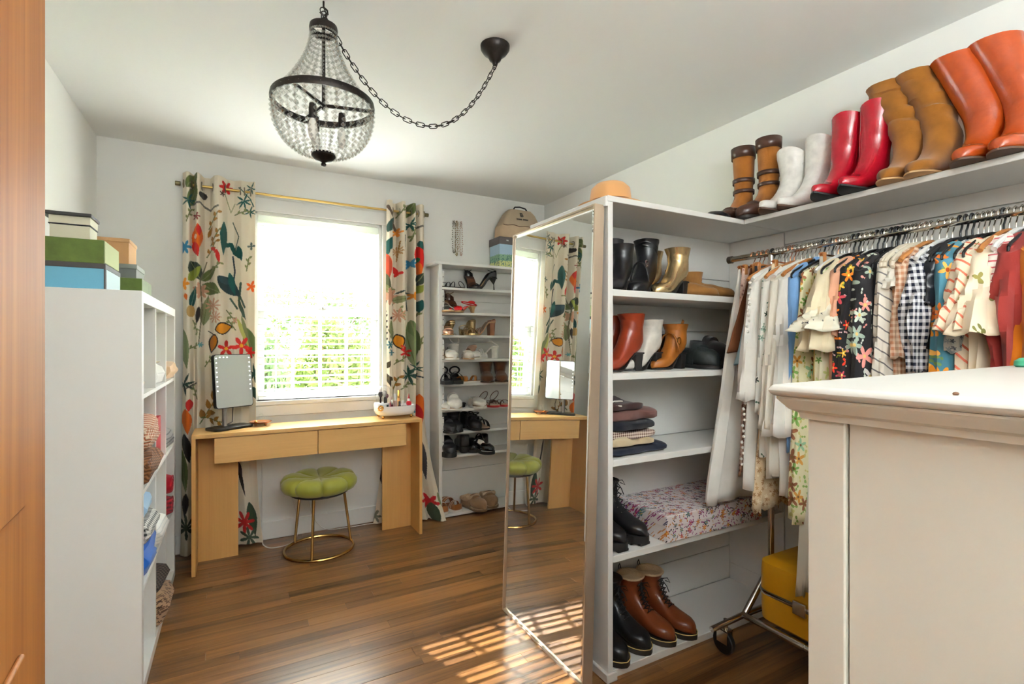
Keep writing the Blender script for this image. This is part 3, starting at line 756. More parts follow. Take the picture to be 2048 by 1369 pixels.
def knit(name, c1, c2, size=0.012):
    if name in MATS: return MATS[name]
    m, nt, p, out = nmat(name); clothbase(p)
    u, v = plane2(nt, 1 / size, .6)
    w = mth(nt, 'SINE', mth(nt, 'ADD', mth(nt, 'MULTIPLY', v, 6.28), mth(nt, 'MULTIPLY', mth(nt, 'SINE', mth(nt, 'MULTIPLY', u, 6.28)), 1.2)))
    f = mth(nt, 'MULTIPLY_ADD', w, .5, .5)
    nt.links.new(mix(nt, f, srgb(*c1), srgb(*c2)), p.inputs['Base Color'])
    b = node(nt, 'ShaderNodeBump'); b.inputs['Strength'].default_value = .8; b.inputs['Distance'].default_value = .004
    nt.links.new(f, b.inputs['Height']); nt.links.new(b.outputs[0], p.inputs['Normal'])
    MATS[name] = m; return m
def soft(name, label, cat, mb, m, loc, rz=0, group=None):
    return tag(mb.build(name, m, None, loc=loc, rot=(0, 0, rz)), label, cat, group)
# top row (row 3)
soft('folded_towel', 'beige folded towel in the cube nearest the camera, top row', 'towel', slab(.20, .20, .06, 1), cloth('beige_terry', (205, 180, 150)), cubeloc(3, 0, 0, .07))
soft('straw_hat', 'cream straw hat lying in the top middle cube', 'hat', MB().lathe([(.12, .0), (.125, .004), (.07, .012), (.068, .06), (.05, .085), (.001, .09)], 24), mat('straw_cream', (214, 200, 164), .8, var=.2, vscale=80, bump=.4, bscale=120), cubeloc(3, 1, 0.10, .068))
soft('white_blouse', 'white blouse folded under the straw hat, top middle cube', 'blouse', slab(.24, .22, .10, 3, .012), cloth('blouse_white', (236, 234, 230)), cubeloc(3, 1, 0, .075))
soft('patterned_scarf', 'white scarf with blue and red print crumpled on the straw hat', 'scarf', slab(.14, .14, .06, 9, .02), floral('scarf_print', (236, 232, 228), [(60, 90, 170), (210, 60, 60), (236, 232, 228)], .03), cubeloc(3, 1, .192, .09))
soft('tan_sweater', 'tan sweater folded in the far cube of the top row', 'sweater', slab(.26, .26, .09, 4, .014), cloth('sweater_tan', (206, 172, 138)), cubeloc(3, 2, 0, .08))
# row 2
soft('cable_knit', 'brown ribbed knit folded under the orange chunky knit', 'knitwear', slab(.28, .30, .13, 5, .018), knit('knit_brown', (96, 58, 30), (150, 100, 60), .016), cubeloc(2, 0, 0, .080))
soft('chunky_knit', 'orange and white chunky knit folded on the brown ribbed knit', 'knitwear', slab(.27, .29, .11, 6, .018), knit('knit_orange', (176, 86, 40), (232, 208, 180), .014), cubeloc(2, 0, .128, .085))
soft('red_box', 'small plain red box standing in the second row middle cube', 'box', B(-.10, .10, -.09, .09, 0, .20), mat('red_card', (186, 26, 36), .5), cubeloc(2, 1, 0, .085))
soft('pink_knit', 'dusty pink knit rolled beside the red box', 'knitwear', slab(.16, .10, .12, 7, .014), knit('knit_pink', (170, 80, 80), (196, 120, 110), .012), cubeloc(2, 1, 0, .155) if False else (-.40, 2.75 + KC[1] + .052, KR[2]))
soft('grey_scarf', 'grey striped scarf folded in the far cube of the second row', 'scarf', slab(.24, .24, .10, 8, .012), stripes('scarf_grey', (140, 136, 134), (90, 86, 90), .02), cubeloc(2, 2, 0, .085))
# row 1
soft('blue_sarong', 'bright blue sarong folded at the bottom of the near pile of scarves', 'scarf', slab(.26, .29, .13, 10, .018), cloth('sarong_blue', (28, 96, 190)), cubeloc(1, 0, 0, .075))
soft('plaid_scarf', 'black and white plaid scarf folded on the blue sarong', 'scarf', slab(.27, .28, .09, 11, .016), gingham('plaid_bw', (226, 224, 218), (40, 42, 44), .018), cubeloc(1, 0, .128, .080))
soft('light_blue_shirt', 'pale blue shirt rolled on top of the plaid scarf', 'shirt', slab(.24, .26, .08, 12, .014), cloth('shirt_pale_blue', (158, 192, 222)), cubeloc(1, 0, .215, .075))
soft('white_linen', 'white linen folded in the middle cube of the third row', 'linen', slab(.26, .26, .10, 13, .010), stripes('linen_white', (234, 234, 234), (206, 210, 214), .016), cubeloc(1, 1, 0, .085))
soft('red_roll', 'dark red knit roll at the top of the far third-row cube', 'knitwear', roll(.055, .24, 14), cloth('roll_red', (156, 20, 34)), cubeloc(1, 2, .108, .085))
soft('red_plaid_roll', 'red plaid roll lying under the dark red knit roll', 'knitwear', roll(.055, .24, 15), gingham('plaid_red', (176, 40, 50), (90, 30, 36), .02), cubeloc(1, 2, 0, .085))
# row 0
soft('leopard_scarf', 'brown leopard print scarf heaped in the lowest middle cube', 'scarf', slab(.29, .27, .14, 16, .022), floral('leopard', (168, 134, 104), [(60, 40, 30), (92, 66, 50)], .022, .45, (168, 134, 104)), cubeloc(0, 1, 0, .085))
soft('black_fringe_scarf', 'dark fringed scarf lying on the brown leopard scarf', 'scarf', slab(.25, .22, .08, 17, .022), knit('knit_dark', (36, 28, 26), (96, 78, 66), .012), cubeloc(0, 1, .138, .085))

# boxes on the cube shelf ------------------------------------------------
def lidbox(name, label, loc, w, d, h, mbody, mlid, lidh, cat='box', over=.003, rz=0, edge=None):
    t = thing(name, label, cat, loc, rz)
    B(-w / 2, w / 2, -d / 2, d / 2, 0, h - .004).build('box_body', mbody, t, bevel=.002)
    B(-w / 2 - over, w / 2 + over, -d / 2 - over, d / 2 + over, h - lidh, h).build('box_lid', mlid, t, bevel=.002)
    if edge: B(-w / 2 - over - .0006, w / 2 + over + .0006, -d / 2 - over - .0006, d / 2 + over + .0006, h - lidh - .003, h - lidh + .001).build('edge_trim', edge, t)
    return t
KT = 1.458
PAPER_BLUE = mat('card_blue', (110, 178, 206), .6); PAPER_DARK = mat('card_dark', (70, 66, 64), .6); PAPER_ICE = mat('card_ice', (206, 228, 234), .6)
b = thing('shoe_box', 'light blue shoe box with dark lid lying under the green velvet box', 'box', (-0.537, 2.36, KT))
B(-.14, .135, -.13, .13, 0, .082).build('box_body', PAPER_BLUE, b, bevel=.002)
B(-.143, .138, -.133, .133, .074, .092).build('box_lid', PAPER_DARK, b, bevel=.002)
B(.134, .139, -.134, -.118, 0, .09).build('edge_trim', PAPER_DARK, b)
B(.1355, .1375, -.117, .128, .002, .074).build('end_label', PAPER_ICE, b)
GREENV = mat('green_velvet_card', (92, 110, 44), .85, var=.18, vscale=40, sheen=.4)
GREENP = mat('pale_green_card', (190, 196, 140), .7)
b = thing('green_box', 'moss green velvet box lying on the light blue shoe box', 'box', (-0.537, 2.36, KT + .092))
B(-.142, .134, -.132, .112, 0, .082).build('box_lid', GREENV, b, bevel=.002)
B(.1345, .1365, -.128, .11, .004, .080).build('end_label', GREENP, b)
b = thing('cream_box', 'tall cream box with black edging on the green velvet box', 'box', (-0.515, 2.37, KT + .174))
CREAM = mat('card_cream', (226, 218, 194), .6); INK = mat('card_black', (30, 28, 28), .6)
B(-.055, .055, -.05, .06, 0, .060).build('box_body', CREAM, b, bevel=.001)
B(-.058, .058, -.053, .063, .060, .064).build('edge_trim', INK, b)
B(-.057, .057, -.052, .062, .064, .092).build('box_lid', CREAM, b, bevel=.001)
tag(B(-.078, .062, -.062, .07, 0, .012).build('black_case', mat('case_black', (36, 34, 32), .4), None, loc=(-.515, 2.37, KT + .266), bevel=.002), 'thin black case lying flat on top of the cream box', 'case')
lidbox('flat_green_box', 'flat green box at the back of the shelving unit, under the grey box', (-.455, 2.72, KT), .22, .26, .085, GREENV, GREENV, .08)
t = lidbox('grey_box', 'flat grey box lying between the green and the brown kraft boxes', (-.465, 2.71, KT + .085), .20, .20, .06, mat('card_grey', (112, 114, 108), .6), mat('card_grey2', (128, 130, 122), .6), .02)
lidbox('kraft_box', 'brown kraft cardboard box on top of the grey box', (-.475, 2.70, KT + .145), .17, .18, .105, mat('card_kraft', (190, 142, 92), .75), mat('card_kraft2', (198, 152, 104), .75), .015)
B(.1105, .1125, -.12, .12, .004, .078).build('end_label', GREENP, [o for o in bpy.data.objects if o.name == 'flat_green_box'][0])

# ================================================================ vanity desk
MAPLE = wood('maple_veneer', (206, 158, 92), (224, 178, 112), .4, axis=0, ring=3.0)
MAPLEV = wood('maple_veneer_upright', (200, 146, 78), (218, 168, 98), .4, axis=2, ring=3.0)
dk = thing('vanity_desk', 'light maple vanity desk with two drawers under the window', 'desk', (0.445, 3.40, 0))
dx0, dx1, dy0, dy1 = -.655, .648, -.17, .105
B(dx0, dx1, dy0, dy1, .748, .770).build('desk_top', MAPLE, dk, bevel=.0015)
B(dx0, dx0 + .02, dy0, dy1, 0, .748).build('side_panel', MAPLEV, dk, bevel=.001)
B(dx1 - .02, dx1, dy0, dy1, 0, .748).build('side_panel', MAPLEV, dk, bevel=.001)
B(dx0 + .02, -.43, .035, .053, 0, .748).build('leg_panel', MAPLEV, dk, bevel=.001)
B(.43, dx1 - .02, .02, .038, 0, .748).build('leg_panel', MAPLEV, dk, bevel=.001)
B(dx0 + .11, .538, dy0 + .03, .095, .615, .746).build('drawer_case', MAPLE, dk)
B(dx0 + .107, -.009, dy0 + .006, dy0 + .03, .602, .744).build('drawer_front', MAPLE, dk, bevel=.001)
B(-.005, .540, dy0 + .006, dy0 + .03, .602, .744).build('drawer_front', MAPLE, dk, bevel=.001)
# stool ------------------------------------------------------------
st = thing('vanity_stool', 'green velvet flower-shaped stool on thin brass legs under the desk', 'stool', (0.455, 3.30, 0), rz=.35)
VELV = mat('green_velvet', (146, 147, 44), .55, var=.15, vscale=7, sheen=.3, bump=.1, bscale=30)
rings = []; n = 96
prof = [(.02, .0), (.80, 0), (.93, .012), (1.0, .038), (1.0, .062), (.93, .088), (.80, .099), (.62, .098), (.42, .088), (.22, .080), (.02, .077)]
for r, z in prof:
    rr = []
    for k in range(n):
        a = 2 * PI * k / n; pet = abs(math.cos(4 * a))
        q = 1 - .085 * (1 - pet ** .35) * min(1, r * 1.2); zz = z - (.016 * (1 - pet ** .4) * (z > .07) * min(1, r * 2))
        rr.append((.225 * r * q * math.cos(a), .225 * r * q * math.sin(a), .368 + zz))
    rings.append(rr)
MB().loft(rings).build('seat', VELV, st)
MB().lathe([(.16, .35), (.17, .356), (.17, .369)], 32).build('seat_base', BLACK, st)
MB().tube([(.20 * math.cos(a), .20 * math.sin(a), .009) for a in [2 * PI * k / 48 for k in range(48)]], .009, 8, closed=True).build('base_ring', BRASS, st)
for a in (math.radians(250), math.radians(10), math.radians(130)):
    a -= .35
    MB().tube([(.197 * math.cos(a), .197 * math.sin(a), .012), (.15 * math.cos(a), .15 * math.sin(a), .358)], .0085, 8).build('leg', BRASS, st)
# vanity mirror ------------------------------------------------------
MIRR = mat('mirror_glass', (.92, .94, .93), 0.0, metal=1.0)
def rrect(w, h, r, n=6):
    P = []
    for cx, cy, a0 in ((w / 2 - r, h / 2 - r, 0), (-w / 2 + r, h / 2 - r, PI / 2), (-w / 2 + r, -h / 2 + r, PI), (w / 2 - r, -h / 2 + r, 1.5 * PI)):
        for k in range(n + 1):
            a = a0 + PI / 2 * k / n; P.append((cx + r * math.cos(a), cy + r * math.sin(a)))
    return P
vm = thing('vanity_mirror', 'black-framed table mirror with small lights on the left of the desk', 'mirror', (-.03, 3.40, .770), rz=math.radians(33))
Mv = Matrix.Translation((0.02, .0, .28)) @ Matrix.Rotation(math.radians(90 - 5), 4, 'X')
MB().prism(rrect(.232, .315, .018), -.012, .010).xf(Mv).build('mirror_frame', BLACK, vm)
MB().prism(rrect(.224, .307, .015), .010, .0112).xf(Mv).build('mirror_pane', MIRR, vm)
lgt = emit('led_white', (1, 1, 1), 1.2)
for k in range(8):
    for sx in (-1, 1): MB().ball((sx * .101, .135 - .027 * k, .012), .0035, 6, 4).xf(Mv).build('led', lgt, vm)
for k in range(3): MB().ball((-.079 + .022 * k, .140, .012), .0035, 6, 4).xf(Mv).build('led', lgt, vm)
MB().prism(rrect(.235, .13, .03), 0, .016).build('base_tray', BLACK, vm, bevel=.004)
MB().tube([(-.02, .015, .015), (-.02, .018, .13)], .013, 12).build('stand', mat('steel_satin', (150, 146, 140), .3, metal=.8), vm)
MB().tube([(.04, .03, .12), (.05, .05, .08), (.045, .045, .03), (.02, .055, .018)], .0025, 6).build('cord', BLACK, vm)
# jewellery dish ---------------------------------------------------
jd = thing('jewellery_dish', 'small footed copper dish with trinkets beside the table mirror', 'dish', (.135, 3.44, .770))
COPPER = metal('copper', (196, 130, 88), .3)
MB().lathe([(.045, .014), (.058, .02), (.062, .026), (.058, .024), (.044, .019), (.001, .018)], 28).build('dish', COPPER, jd)
for k in range(4):
    a = PI / 4 + PI / 2 * k; MB().ball((.038 * math.cos(a), .038 * math.sin(a), .0075), .0075, 8, 5).build('foot', COPPER, jd)
tag(MB().lathe([(.018, 0), (.019, .03), (.012, .036), (.011, .05), (.001, .05)], 16).build('perfume_bottle', glassy('bottle_glass', (.95, .97, .95), .2), None, loc=(.138, 3.445, .7895)), 'small clear bottle with pale stopper standing in the copper dish', 'bottle')
tag(MB().lathe([(.008, 0), (.010, .006), (.004, .012)], 12).build('trinket_ring', GOLD, None, loc=(.108, 3.43, .7895)), 'tiny gold trinket lying in the copper dish', 'trinket')
# makeup organiser --------------------------------------------------
mo = thing('makeup_organizer', 'white oval makeup organiser on gold feet at the right of the desk', 'organizer', (.955, 3.40, .770))
WP = mat('organiser_white', (238, 238, 240), .25)
def oval(w, d, z, n=36, e=2.6): return [(math.copysign(abs(math.cos(a)) ** (2 / e), math.cos(a)) * w, math.copysign(abs(math.sin(a)) ** (2 / e), math.sin(a)) * d, z) for a in [2 * PI * k / n for k in range(n)]]
MB().loft([oval(.11, .075, .018), oval(.128, .09, .028), oval(.138, .098, .05), oval(.136, .096, .082), oval(.130, .090, .082), oval(.130, .090, .040)]).build('tray', WP, mo)
MB().loft([oval(.04, .062, .04), oval(.048, .068, .08), oval(.045, .064, .098), oval(.02, .03, .10)]).xf(Matrix.Translation((-.088, .015, 0))).build('brush_holder', WP, mo)
for sx in (-1, 1):
    for sy in (-1, 1): MB().ball((sx * .095, sy * .06, .010), .011, 10, 6).build('foot', GOLD, mo)
MB().lathe([(.052, 0), (.052, .06), (.048, .085), (.035, .108), (.015, .12), (.001, .122)], 28, (-.075, .0, .100), cap=False).build('dome_lid', glassy('dome_glass', (.93, .93, .93), .30), mo)
fl_ = MB()
for k in range(8):
    a = 2 * PI * k / 8; fl_.ball((-.118 + .014 * math.cos(a), -.088, .075 + .014 * math.sin(a)), (.007, .004, .007), 8, 4)
fl_.ball((-.118, -.09, .075), .006, 8, 5); fl_.build('flower_badge', GOLD, mo)
for lab, dx, dy, m_, h_ in (('dark grey powder brush under the glass dome', -.095, .01, mat('bristle_dark', (70, 62, 62), .9), .075), ('plum powder brush under the glass dome', -.058, .0, mat('bristle_plum', (140, 80, 90), .9), .06), ('pale grey powder brush under the glass dome', -.075, -.02, mat('bristle_grey', (170, 164, 160), .9), .085)):
    t_ = thing('powder_brush', lab, 'brush', (.955 + dx, 3.40 + dy, .8705))
    MB().lathe([(.006, 0), (.006, h_ * .5)], 10).build('handle', BLACK, t_)
    MB().lathe([(.008, h_ * .5), (.016, h_ * .75), (.012, h_ * .95), (.001, h_)], 14).build('bristles', m_, t_)
def bottle(name, label, x, y, z, r, h, body, cap, cat='cosmetic', caph=.4):
    t = thing(name, label, cat, (x, y, z))
    MB().lathe([(r * .9, 0), (r, .002), (r, h * (1 - caph)), (r * .6, h * (1 - caph) + .002)], 14).build('bottle_body', body, t)
    MB().lathe([(r * .75, h * (1 - caph)), (r * .75, h - .002), (r * .6, h)], 14).build('cap', cap, t)
    return t
ox, oy, oz = .955, 3.40, .770
plum = mat('lip_plum', (120, 40, 60), .3); nude = mat('lip_nude', (214, 178, 166), .3); pinkc = mat('lip_pink', (206, 90, 110), .3); clearw = mat('cap_white', (236, 234, 232), .3)
bottle('lip_gloss', 'plum lip gloss with silver cap at the front of the organiser', ox - .035, oy - .055, oz + .041, .008, .085, plum, CHROME)
bottle('nail_polish', 'black bottle at the front left of the organiser', ox - .065, oy - .055, oz + .041, .009, .05, BLACK, BLACK)
bottle('lipstick_tube', 'pink lipstick tube standing behind the plum lip gloss', ox - .03, oy - .01, oz + .041, .009, .10, pinkc, nude)
bottle('foundation_bottle', 'nude foundation bottle with white cap in the organiser', ox - .003, oy - .02, oz + .041, .013, .12, nude, clearw)
bottle('serum_bottle', 'brown dropper bottle standing right of the foundation bottle', ox + .018, oy - .05, oz + .041, .009, .07, mat('glass_brown', (70, 40, 26), .2), BLACK)
bottle('mascara_tube', 'tall tan and gold tube at the back of the organiser', ox + .03, oy + .01, oz + .041, .010, .14, mat('tube_tan', (206, 158, 100), .4), GOLD)
bottle('cream_jar', 'small white jar between the tan tube and the red figurine', ox + .062, oy + .02, oz + .041, .012, .065, clearw, clearw)
c = tag(MB().lathe([(.012, 0), (.018, .004), (.018, .07), (.012, .075)], 16).xf(Matrix.Rotation(PI / 2, 4, 'Y')).build('makeup_brush', mat('brush_dark', (46, 42, 46), .5), None, loc=(ox + .035, oy - .03, oz + .059)), 'dark compact cylinder lying in the right of the organiser', 'cosmetic')
rf = thing('red_figurine', 'little red and white figurine bottle at the right of the organiser', 'figurine', (ox + .098, oy, oz + .041))
REDG = mat('figurine_red', (196, 26, 44), .3)
MB().lathe([(.010, 0), (.012, .004), (.010, .03), (.018, .04), (.018, .056), (.008, .064)], 16).build('figurine_body', REDG, rf)
MB().lathe([(.008, .064), (.009, .074), (.006, .080)], 14).build('figurine_head', clearw, rf)
MB().lathe([(.009, .080), (.005, .092), (.002, .11), (.003, .113)], 12).build('figurine_cap', REDG, rf)
# cables ------------------------------------------------------------
def cable(label, pts, r, m):
    fine = []
    P = [Vector(q) for q in pts]
    for i in range(len(P) - 1):
        p0, p1, p2, p3 = P[max(i - 1, 0)], P[i], P[i + 1], P[min(i + 2, len(P) - 1)]
        for k in range(8):
            t = k / 8; fine.append(.5 * ((2 * p1) + (p2 - p0) * t + (2 * p0 - 5 * p1 + 4 * p2 - p3) * t * t + (3 * p1 - p0 - 3 * p2 + p3) * t ** 3))
    fine.append(P[-1])
    return tag(MB().tube(fine, r, 6).build('power_cable', m), label, 'cable')
cable('white power cable looping on the floor left of the stool', [(.15, 3.60, .50), (.15, 3.60, .3), (.15, 3.58, .04), (.16, 3.50, .005), (.22, 3.44, .005), (.33, 3.50, .005), (.36, 3.58, .10), (.33, 3.60, .25), (.30, 3.61, .38)], .0035, mat('cable_white', (226, 224, 220), .4))
cable('thin white wire running along the wall under the desk', [(.42, 3.60, .42), (.44, 3.59, .16), (.52, 3.57, .03), (.66, 3.58, .006), (.80, 3.575, .006), (.93, 3.56, .006)], .003, mat('wire_white', (214, 210, 206), .5))

# ================================================================ shoe shelves by the back wall
sx0, sx1, sy0, sy1 = 1.285, 2.02, 3.43, 3.628
ss = thing('shoe_shelf', 'tall narrow white shoe shelving by the window wall, packed with shoes', 'shelving unit', (1.65, 3.53, 0))
ox_, oy_ = -1.65, -3.53
def sp_(name, x0, x1, y0, y1, z0, z1, bevel=.002): return B(x0 + ox_, x1 + ox_, y0 + oy_, y1 + oy_, z0, z1).build(name, WHITE, ss, bevel=bevel)
sp_('side_panel', sx0, sx0 + .025, sy0, sy1, 0, 1.845); sp_('side_panel', sx1 - .025, sx1, sy0, sy1, 0, 1.845)
sp_('top_panel', sx0 - .03, sx1 + .01, sy0 - .01, sy1, 1.845, 1.865)
SHZ = [.025, .452, .624, .789, .977, 1.154, 1.333, 1.50, 1.682]
for z in SHZ: sp_('shelf', sx0 + .025, sx1 - .025, sy0 + .002, sy1 - .008, z - .018, z)
for k, (a, b) in enumerate(zip([.03, .30, .62, .96, 1.28, 1.60], [.297, .617, .957, 1.277, 1.597, 1.84])):
    sp_('back_board', sx0 + .025, sx1 - .025, sy1 - .008, sy1 - .001, a, b, .001)
for z0, z1 in ((.452, .61), (.624, .74), (.80, .955), (.985, 1.13), (1.16, 1.30), (1.34, 1.47), (1.51, 1.66), (1.69, 1.80)):
    st_ = sp_('shelf_standard', sx0 + .026, sx0 + .040, sy0 + .003, sy0 + .008, z0, z1, .001)
    for q in range(3):
        hz = z0 + .025 + q * .04
        if hz < z1 - .01: MB().tube([(sx0 + .033 + ox_, sy0 + .0015 + oy_, hz), (sx0 + .033 + ox_, sy0 + .0032 + oy_, hz)], .0035, 8).build('peg_hole', INK, st_)
# boxes above
hb = thing('hat_box', 'hat box with grey lid and painted garden scene on the shoe shelving', 'box', (1.92, 3.52, 1.865))
m, nt, p, out = nmat('garden_print'); p.inputs['Roughness'].default_value = .5
sep = node(nt, 'ShaderNodeSeparateXYZ'); nt.links.new(objco(nt), sep.inputs[0])
nz = node(nt, 'ShaderNodeTexNoise'); nz.inputs['Scale'].default_value = 90; nt.links.new(objco(nt), nz.inputs['Vector'])
zz = mth(nt, 'ADD', sep.outputs[2], mth(nt, 'MULTIPLY_ADD', nz.outputs[0], .03, -.015))
c1 = mix(nt, mth(nt, 'GREATER_THAN', zz, .045), srgb(206, 210, 140), srgb(130, 170, 140)); c1 = mix(nt, mth(nt, 'GREATER_THAN', zz, .095), c1, srgb(170, 198, 220))
c1 = mix(nt, mth(nt, 'MULTIPLY', mth(nt, 'GREATER_THAN', nz.outputs[0], .58), mth(nt, 'LESS_THAN', zz, .10)), c1, srgb(60, 110, 110))
nt.links.new(c1, p.inputs['Base Color'])
B(-.14, .14, -.085, .085, 0, .19).build('box_body', m, hb, bevel=.002)
B(-.145, .145, -.09, .09, .175, .232).build('box_lid', mat('lid_grey', (92, 84, 82), .6), hb, bevel=.002)
def letters(txt, parent, m, loc, rot, size, depth=.0006, name='lettering'):
    cu = bpy.data.curves.new(name, 'FONT'); cu.body = txt; cu.size = size; cu.align_x = 'CENTER'; cu.align_y = 'CENTER'; cu.extrude = depth
    o = bpy.data.objects.new(name, cu); C.objects.link(o)
    dg = bpy.context.evaluated_depsgraph_get(); me = bpy.data.meshes.new_from_object(o.evaluated_get(dg))
    bpy.data.objects.remove(o, do_unlink=True)
    o = bpy.data.objects.new(name, me); C.objects.link(o); me.materials.clear(); me.materials.append(m); o.parent = parent; o.location = loc; o.rotation_euler = rot
    return o
letters('VA', hb, clearw, (-.075, -.0908, .205), (PI / 2, 0, 0), .016)
hc = thing('cap_carrier', 'tan zip-up hat carrier with black handle and letter emblem', 'hat carrier', (1.99, 3.51, 2.097))
TANC = mat('carrier_tan', (188, 162, 132), .7, var=.06, vscale=20)
def rr_ring(w, d, z, dx=0): return [(x + dx, yy, z) for x, yy in rrect(w, d, min(w, d) * .3, 5)]
MB().loft([rr_ring(.36, .17, 0), rr_ring(.385, .185, .02), rr_ring(.375, .18, .085), rr_ring(.37, .175, .095)]).build('lower_shell', TANC, hc)
MB().loft([rr_ring(.37, .175, .096), rr_ring(.33, .165, .13), rr_ring(.26, .13, .20), rr_ring(.20, .10, .232), rr_ring(.05, .03, .238)]).build('upper_shell', mat('carrier_tan_top', (176, 156, 130), .7), hc)
MB().tube([(-.185 * 1 + .37 * k / 20, -.0885, .0955 - .004 * math.sin(k)) for k in range(21)], .003, 6).build('zip', mat('zip_brown', (110, 82, 60), .6), hc)
MB().tube([(-.06, -.02, .235), (-.045, -.02, .258), (0, -.02, .264), (.05, -.02, .256), (.07, -.02, .232)], .006, 8).build('handle', BLACK, hc)
letters('B', hc, INK, (-.015, -.0745, .185), (math.radians(62), 0, 0), .055, .002)
sm_ = MB()
for k in range(11):
    if k != 5: sm_.box(-.0035, .0035, -.004, .004, 0, .0035) if k % 2 else sm_.box(-.003, .003, -.005, .005, 0, .0035); sm_.v[-8:] = [(x + (k - 5) * .0095, yy, z) for x, yy, z in sm_.v[-8:]]
so_ = sm_.build('small_print', INK, hc, loc=(-.015, -.0868, .148), rot=(math.radians(66), 0, 0)); so_['kind'] = 'stuff'
# necklaces on a wall hook
nk = thing('necklace_hook', 'white wall hook above the shoe shelving', 'hook', (1.505, YB, 2.212))
B(-.04, .04, -.012, 0, -.012, .012).build('hook_plate', WHITE, nk, bevel=.002)
MB().tube([(-.03, -.012, 0), (-.03, -.03, 0)], .004, 8).build('peg', WHITE, nk); MB().tube([(.03, -.012, 0), (.03, -.03, 0)], .004, 8).build('peg', WHITE, nk); MB().tube([(0, -.012, 0), (0, -.03, 0)], .004, 8).build('peg', WHITE, nk)
def necklace(label, dx, L, w, r, m, dy=0):
    t = thing('necklace', label, 'necklace', (1.505 + dx, YB - .024 - dy, 2.2125), group='necklaces on the wall hook')
    n = int(2 * L / (r * 2.3)); mb = MB()
    for k in range(n):
        a = 2 * PI * k / n - PI / 2
        x = w / 2 * math.cos(a) * (.65 + .35 * (1 - math.sin(a)) / 2); z = -L / 2 + L / 2 * math.sin(a)
        mb.ball((x + .002 * math.sin(k * 3.3), .004 * math.sin(k * 1.7), z + r * .4), r, 6, 4)
    mb.build('bead_string', m, t)
    return t
necklace('grey beaded necklace, leftmost and longest on the wall hook', -.031, .245, .034, .0048, mat('bead_grey', (110, 106, 92), .4))
necklace('dark gold beaded necklace with knotted end on the wall hook', -.012, .265, .024, .0044, mat('bead_gold', (150, 130, 90), .4, metal=.3), .006)
necklace('pale pearl necklace in the middle of the wall hook', .004, .21, .022, .0046, mat('bead_pearl', (214, 202, 188), .3), -.004)
necklace('rose beaded necklace, rightmost on the wall hook', .028, .26, .026, .0044, mat('bead_rose', (190, 160, 146), .4))

# ================================================================ leaning floor mirror
lm = thing('floor_mirror', 'tall champagne-framed floor mirror leaning on the end of the open shelving', 'mirror', (1.118, 1.81, 0.0), rot=(0, math.radians(1.85), 0))
m, nt, p, out = nmat('old_mirror')
p.inputs['Metallic'].default_value = 1.0; p.inputs['Base Color'].default_value = (.86, .88, .86, 1); p.inputs['Roughness'].default_value = .0
df = node(nt, 'ShaderNodeBsdfDiffuse'); df.inputs[0].default_value = (.8, .8, .78, 1)
nzz = node(nt, 'ShaderNodeTexNoise'); nzz.inputs['Scale'].default_value = 60; nzz.inputs['Detail'].default_value = 6; nt.links.new(objco(nt), nzz.inputs['Vector'])
mx = node(nt, 'ShaderNodeMixShader'); nt.links.new(mth(nt, 'MULTIPLY', nzz.outputs[0], .06), mx.inputs[0])
nt.links.new(p.outputs[0], mx.inputs[1]); nt.links.new(df.outputs[0], mx.inputs[2]); nt.links.new(mx.outputs[0], out.inputs[0])
MH, MW2 = 1.795, .318
CHAMP = mat('champagne_frame', (188, 168, 146), .35, metal=.6)
B(.012, .038, -MW2 + .004, MW2 - .004, .006, MH - .006).build('backing', mat('backing_board', (120, 96, 70), .8), lm)
B(.004, .010, -MW2 + .022, MW2 - .022, .022, MH - .022).build('mirror_pane', m, lm)
bv = MB()
for (y0, z0, y1, z1) in ((-1, 0, -1, 1), (1, 0, 1, 1), (-1, 0, 1, 0), (-1, 1, 1, 1)): pass
o1 = [(.0035, -MW2 + .006, .006), (.0035, MW2 - .006, .006), (.0035, MW2 - .006, MH - .006), (.0035, -MW2 + .006, MH - .006)]
i1 = [(.0038, -MW2 + .022, .022), (.0038, MW2 - .022, .022), (.0038, MW2 - .022, MH - .022), (.0038, -MW2 + .022, MH - .022)]
o1 = [(.0075, q[1], q[2]) for q in o1]
bv.add(o1 + i1, [(k, (k + 1) % 4, 4 + (k + 1) % 4, 4 + k) for k in range(4)]).build('bevelled_edge', MIRR, lm, smooth=False)
for nm, bx in (('frame_side', (-.002, .042, -MW2, -MW2 + .008, 0, MH)), ('frame_side', (-.002, .042, MW2 - .008, MW2, 0, MH)), ('frame_top', (-.002, .042, -MW2 + .008, MW2 - .008, MH - .008, MH)), ('frame_bottom', (-.002, .042, -MW2 + .008, MW2 - .008, 0, .008))):
    B(*bx).build(nm, CHAMP, lm, bevel=.001)

# ================================================================ built-in open shelving at the right
bc = thing('open_bookcase', 'white built-in open shelving holding boots, folded clothes and a floral box', 'shelving unit', (1.225, 1.48, 0))
def bp(name, x0, x1, y0, y1, z0, z1, bevel=.002, m=WHITE): return B(x0 - 1.225, x1 - 1.225, y0 - 1.48, y1 - 1.48, z0, z1).build(name, m, bc, bevel=bevel)
bp('side_panel', 1.225, 1.249, 1.48, 1.798, 0, 1.806)
bp('top_shelf', 1.222, XR, 1.478, 1.80, 1.806, 1.828)
BZ = [.03, .465, .829, 1.157, 1.477]
for z in BZ: bp('shelf', 1.249, 2.298, 1.482 + (0.0 if z > .1 else .004), 1.784, z - (.026 if z > .1 else .03), z)
for a, b_ in ((.03, .20), (.203, .43), (.465, .80), (.829, 1.128), (1.157, 1.33), (1.333, 1.449), (1.477, 1.60), (1.603, 1.80)):
    bp('back_board', 1.249, XR - .001, 1.785, 1.798, a, b_, .0015)
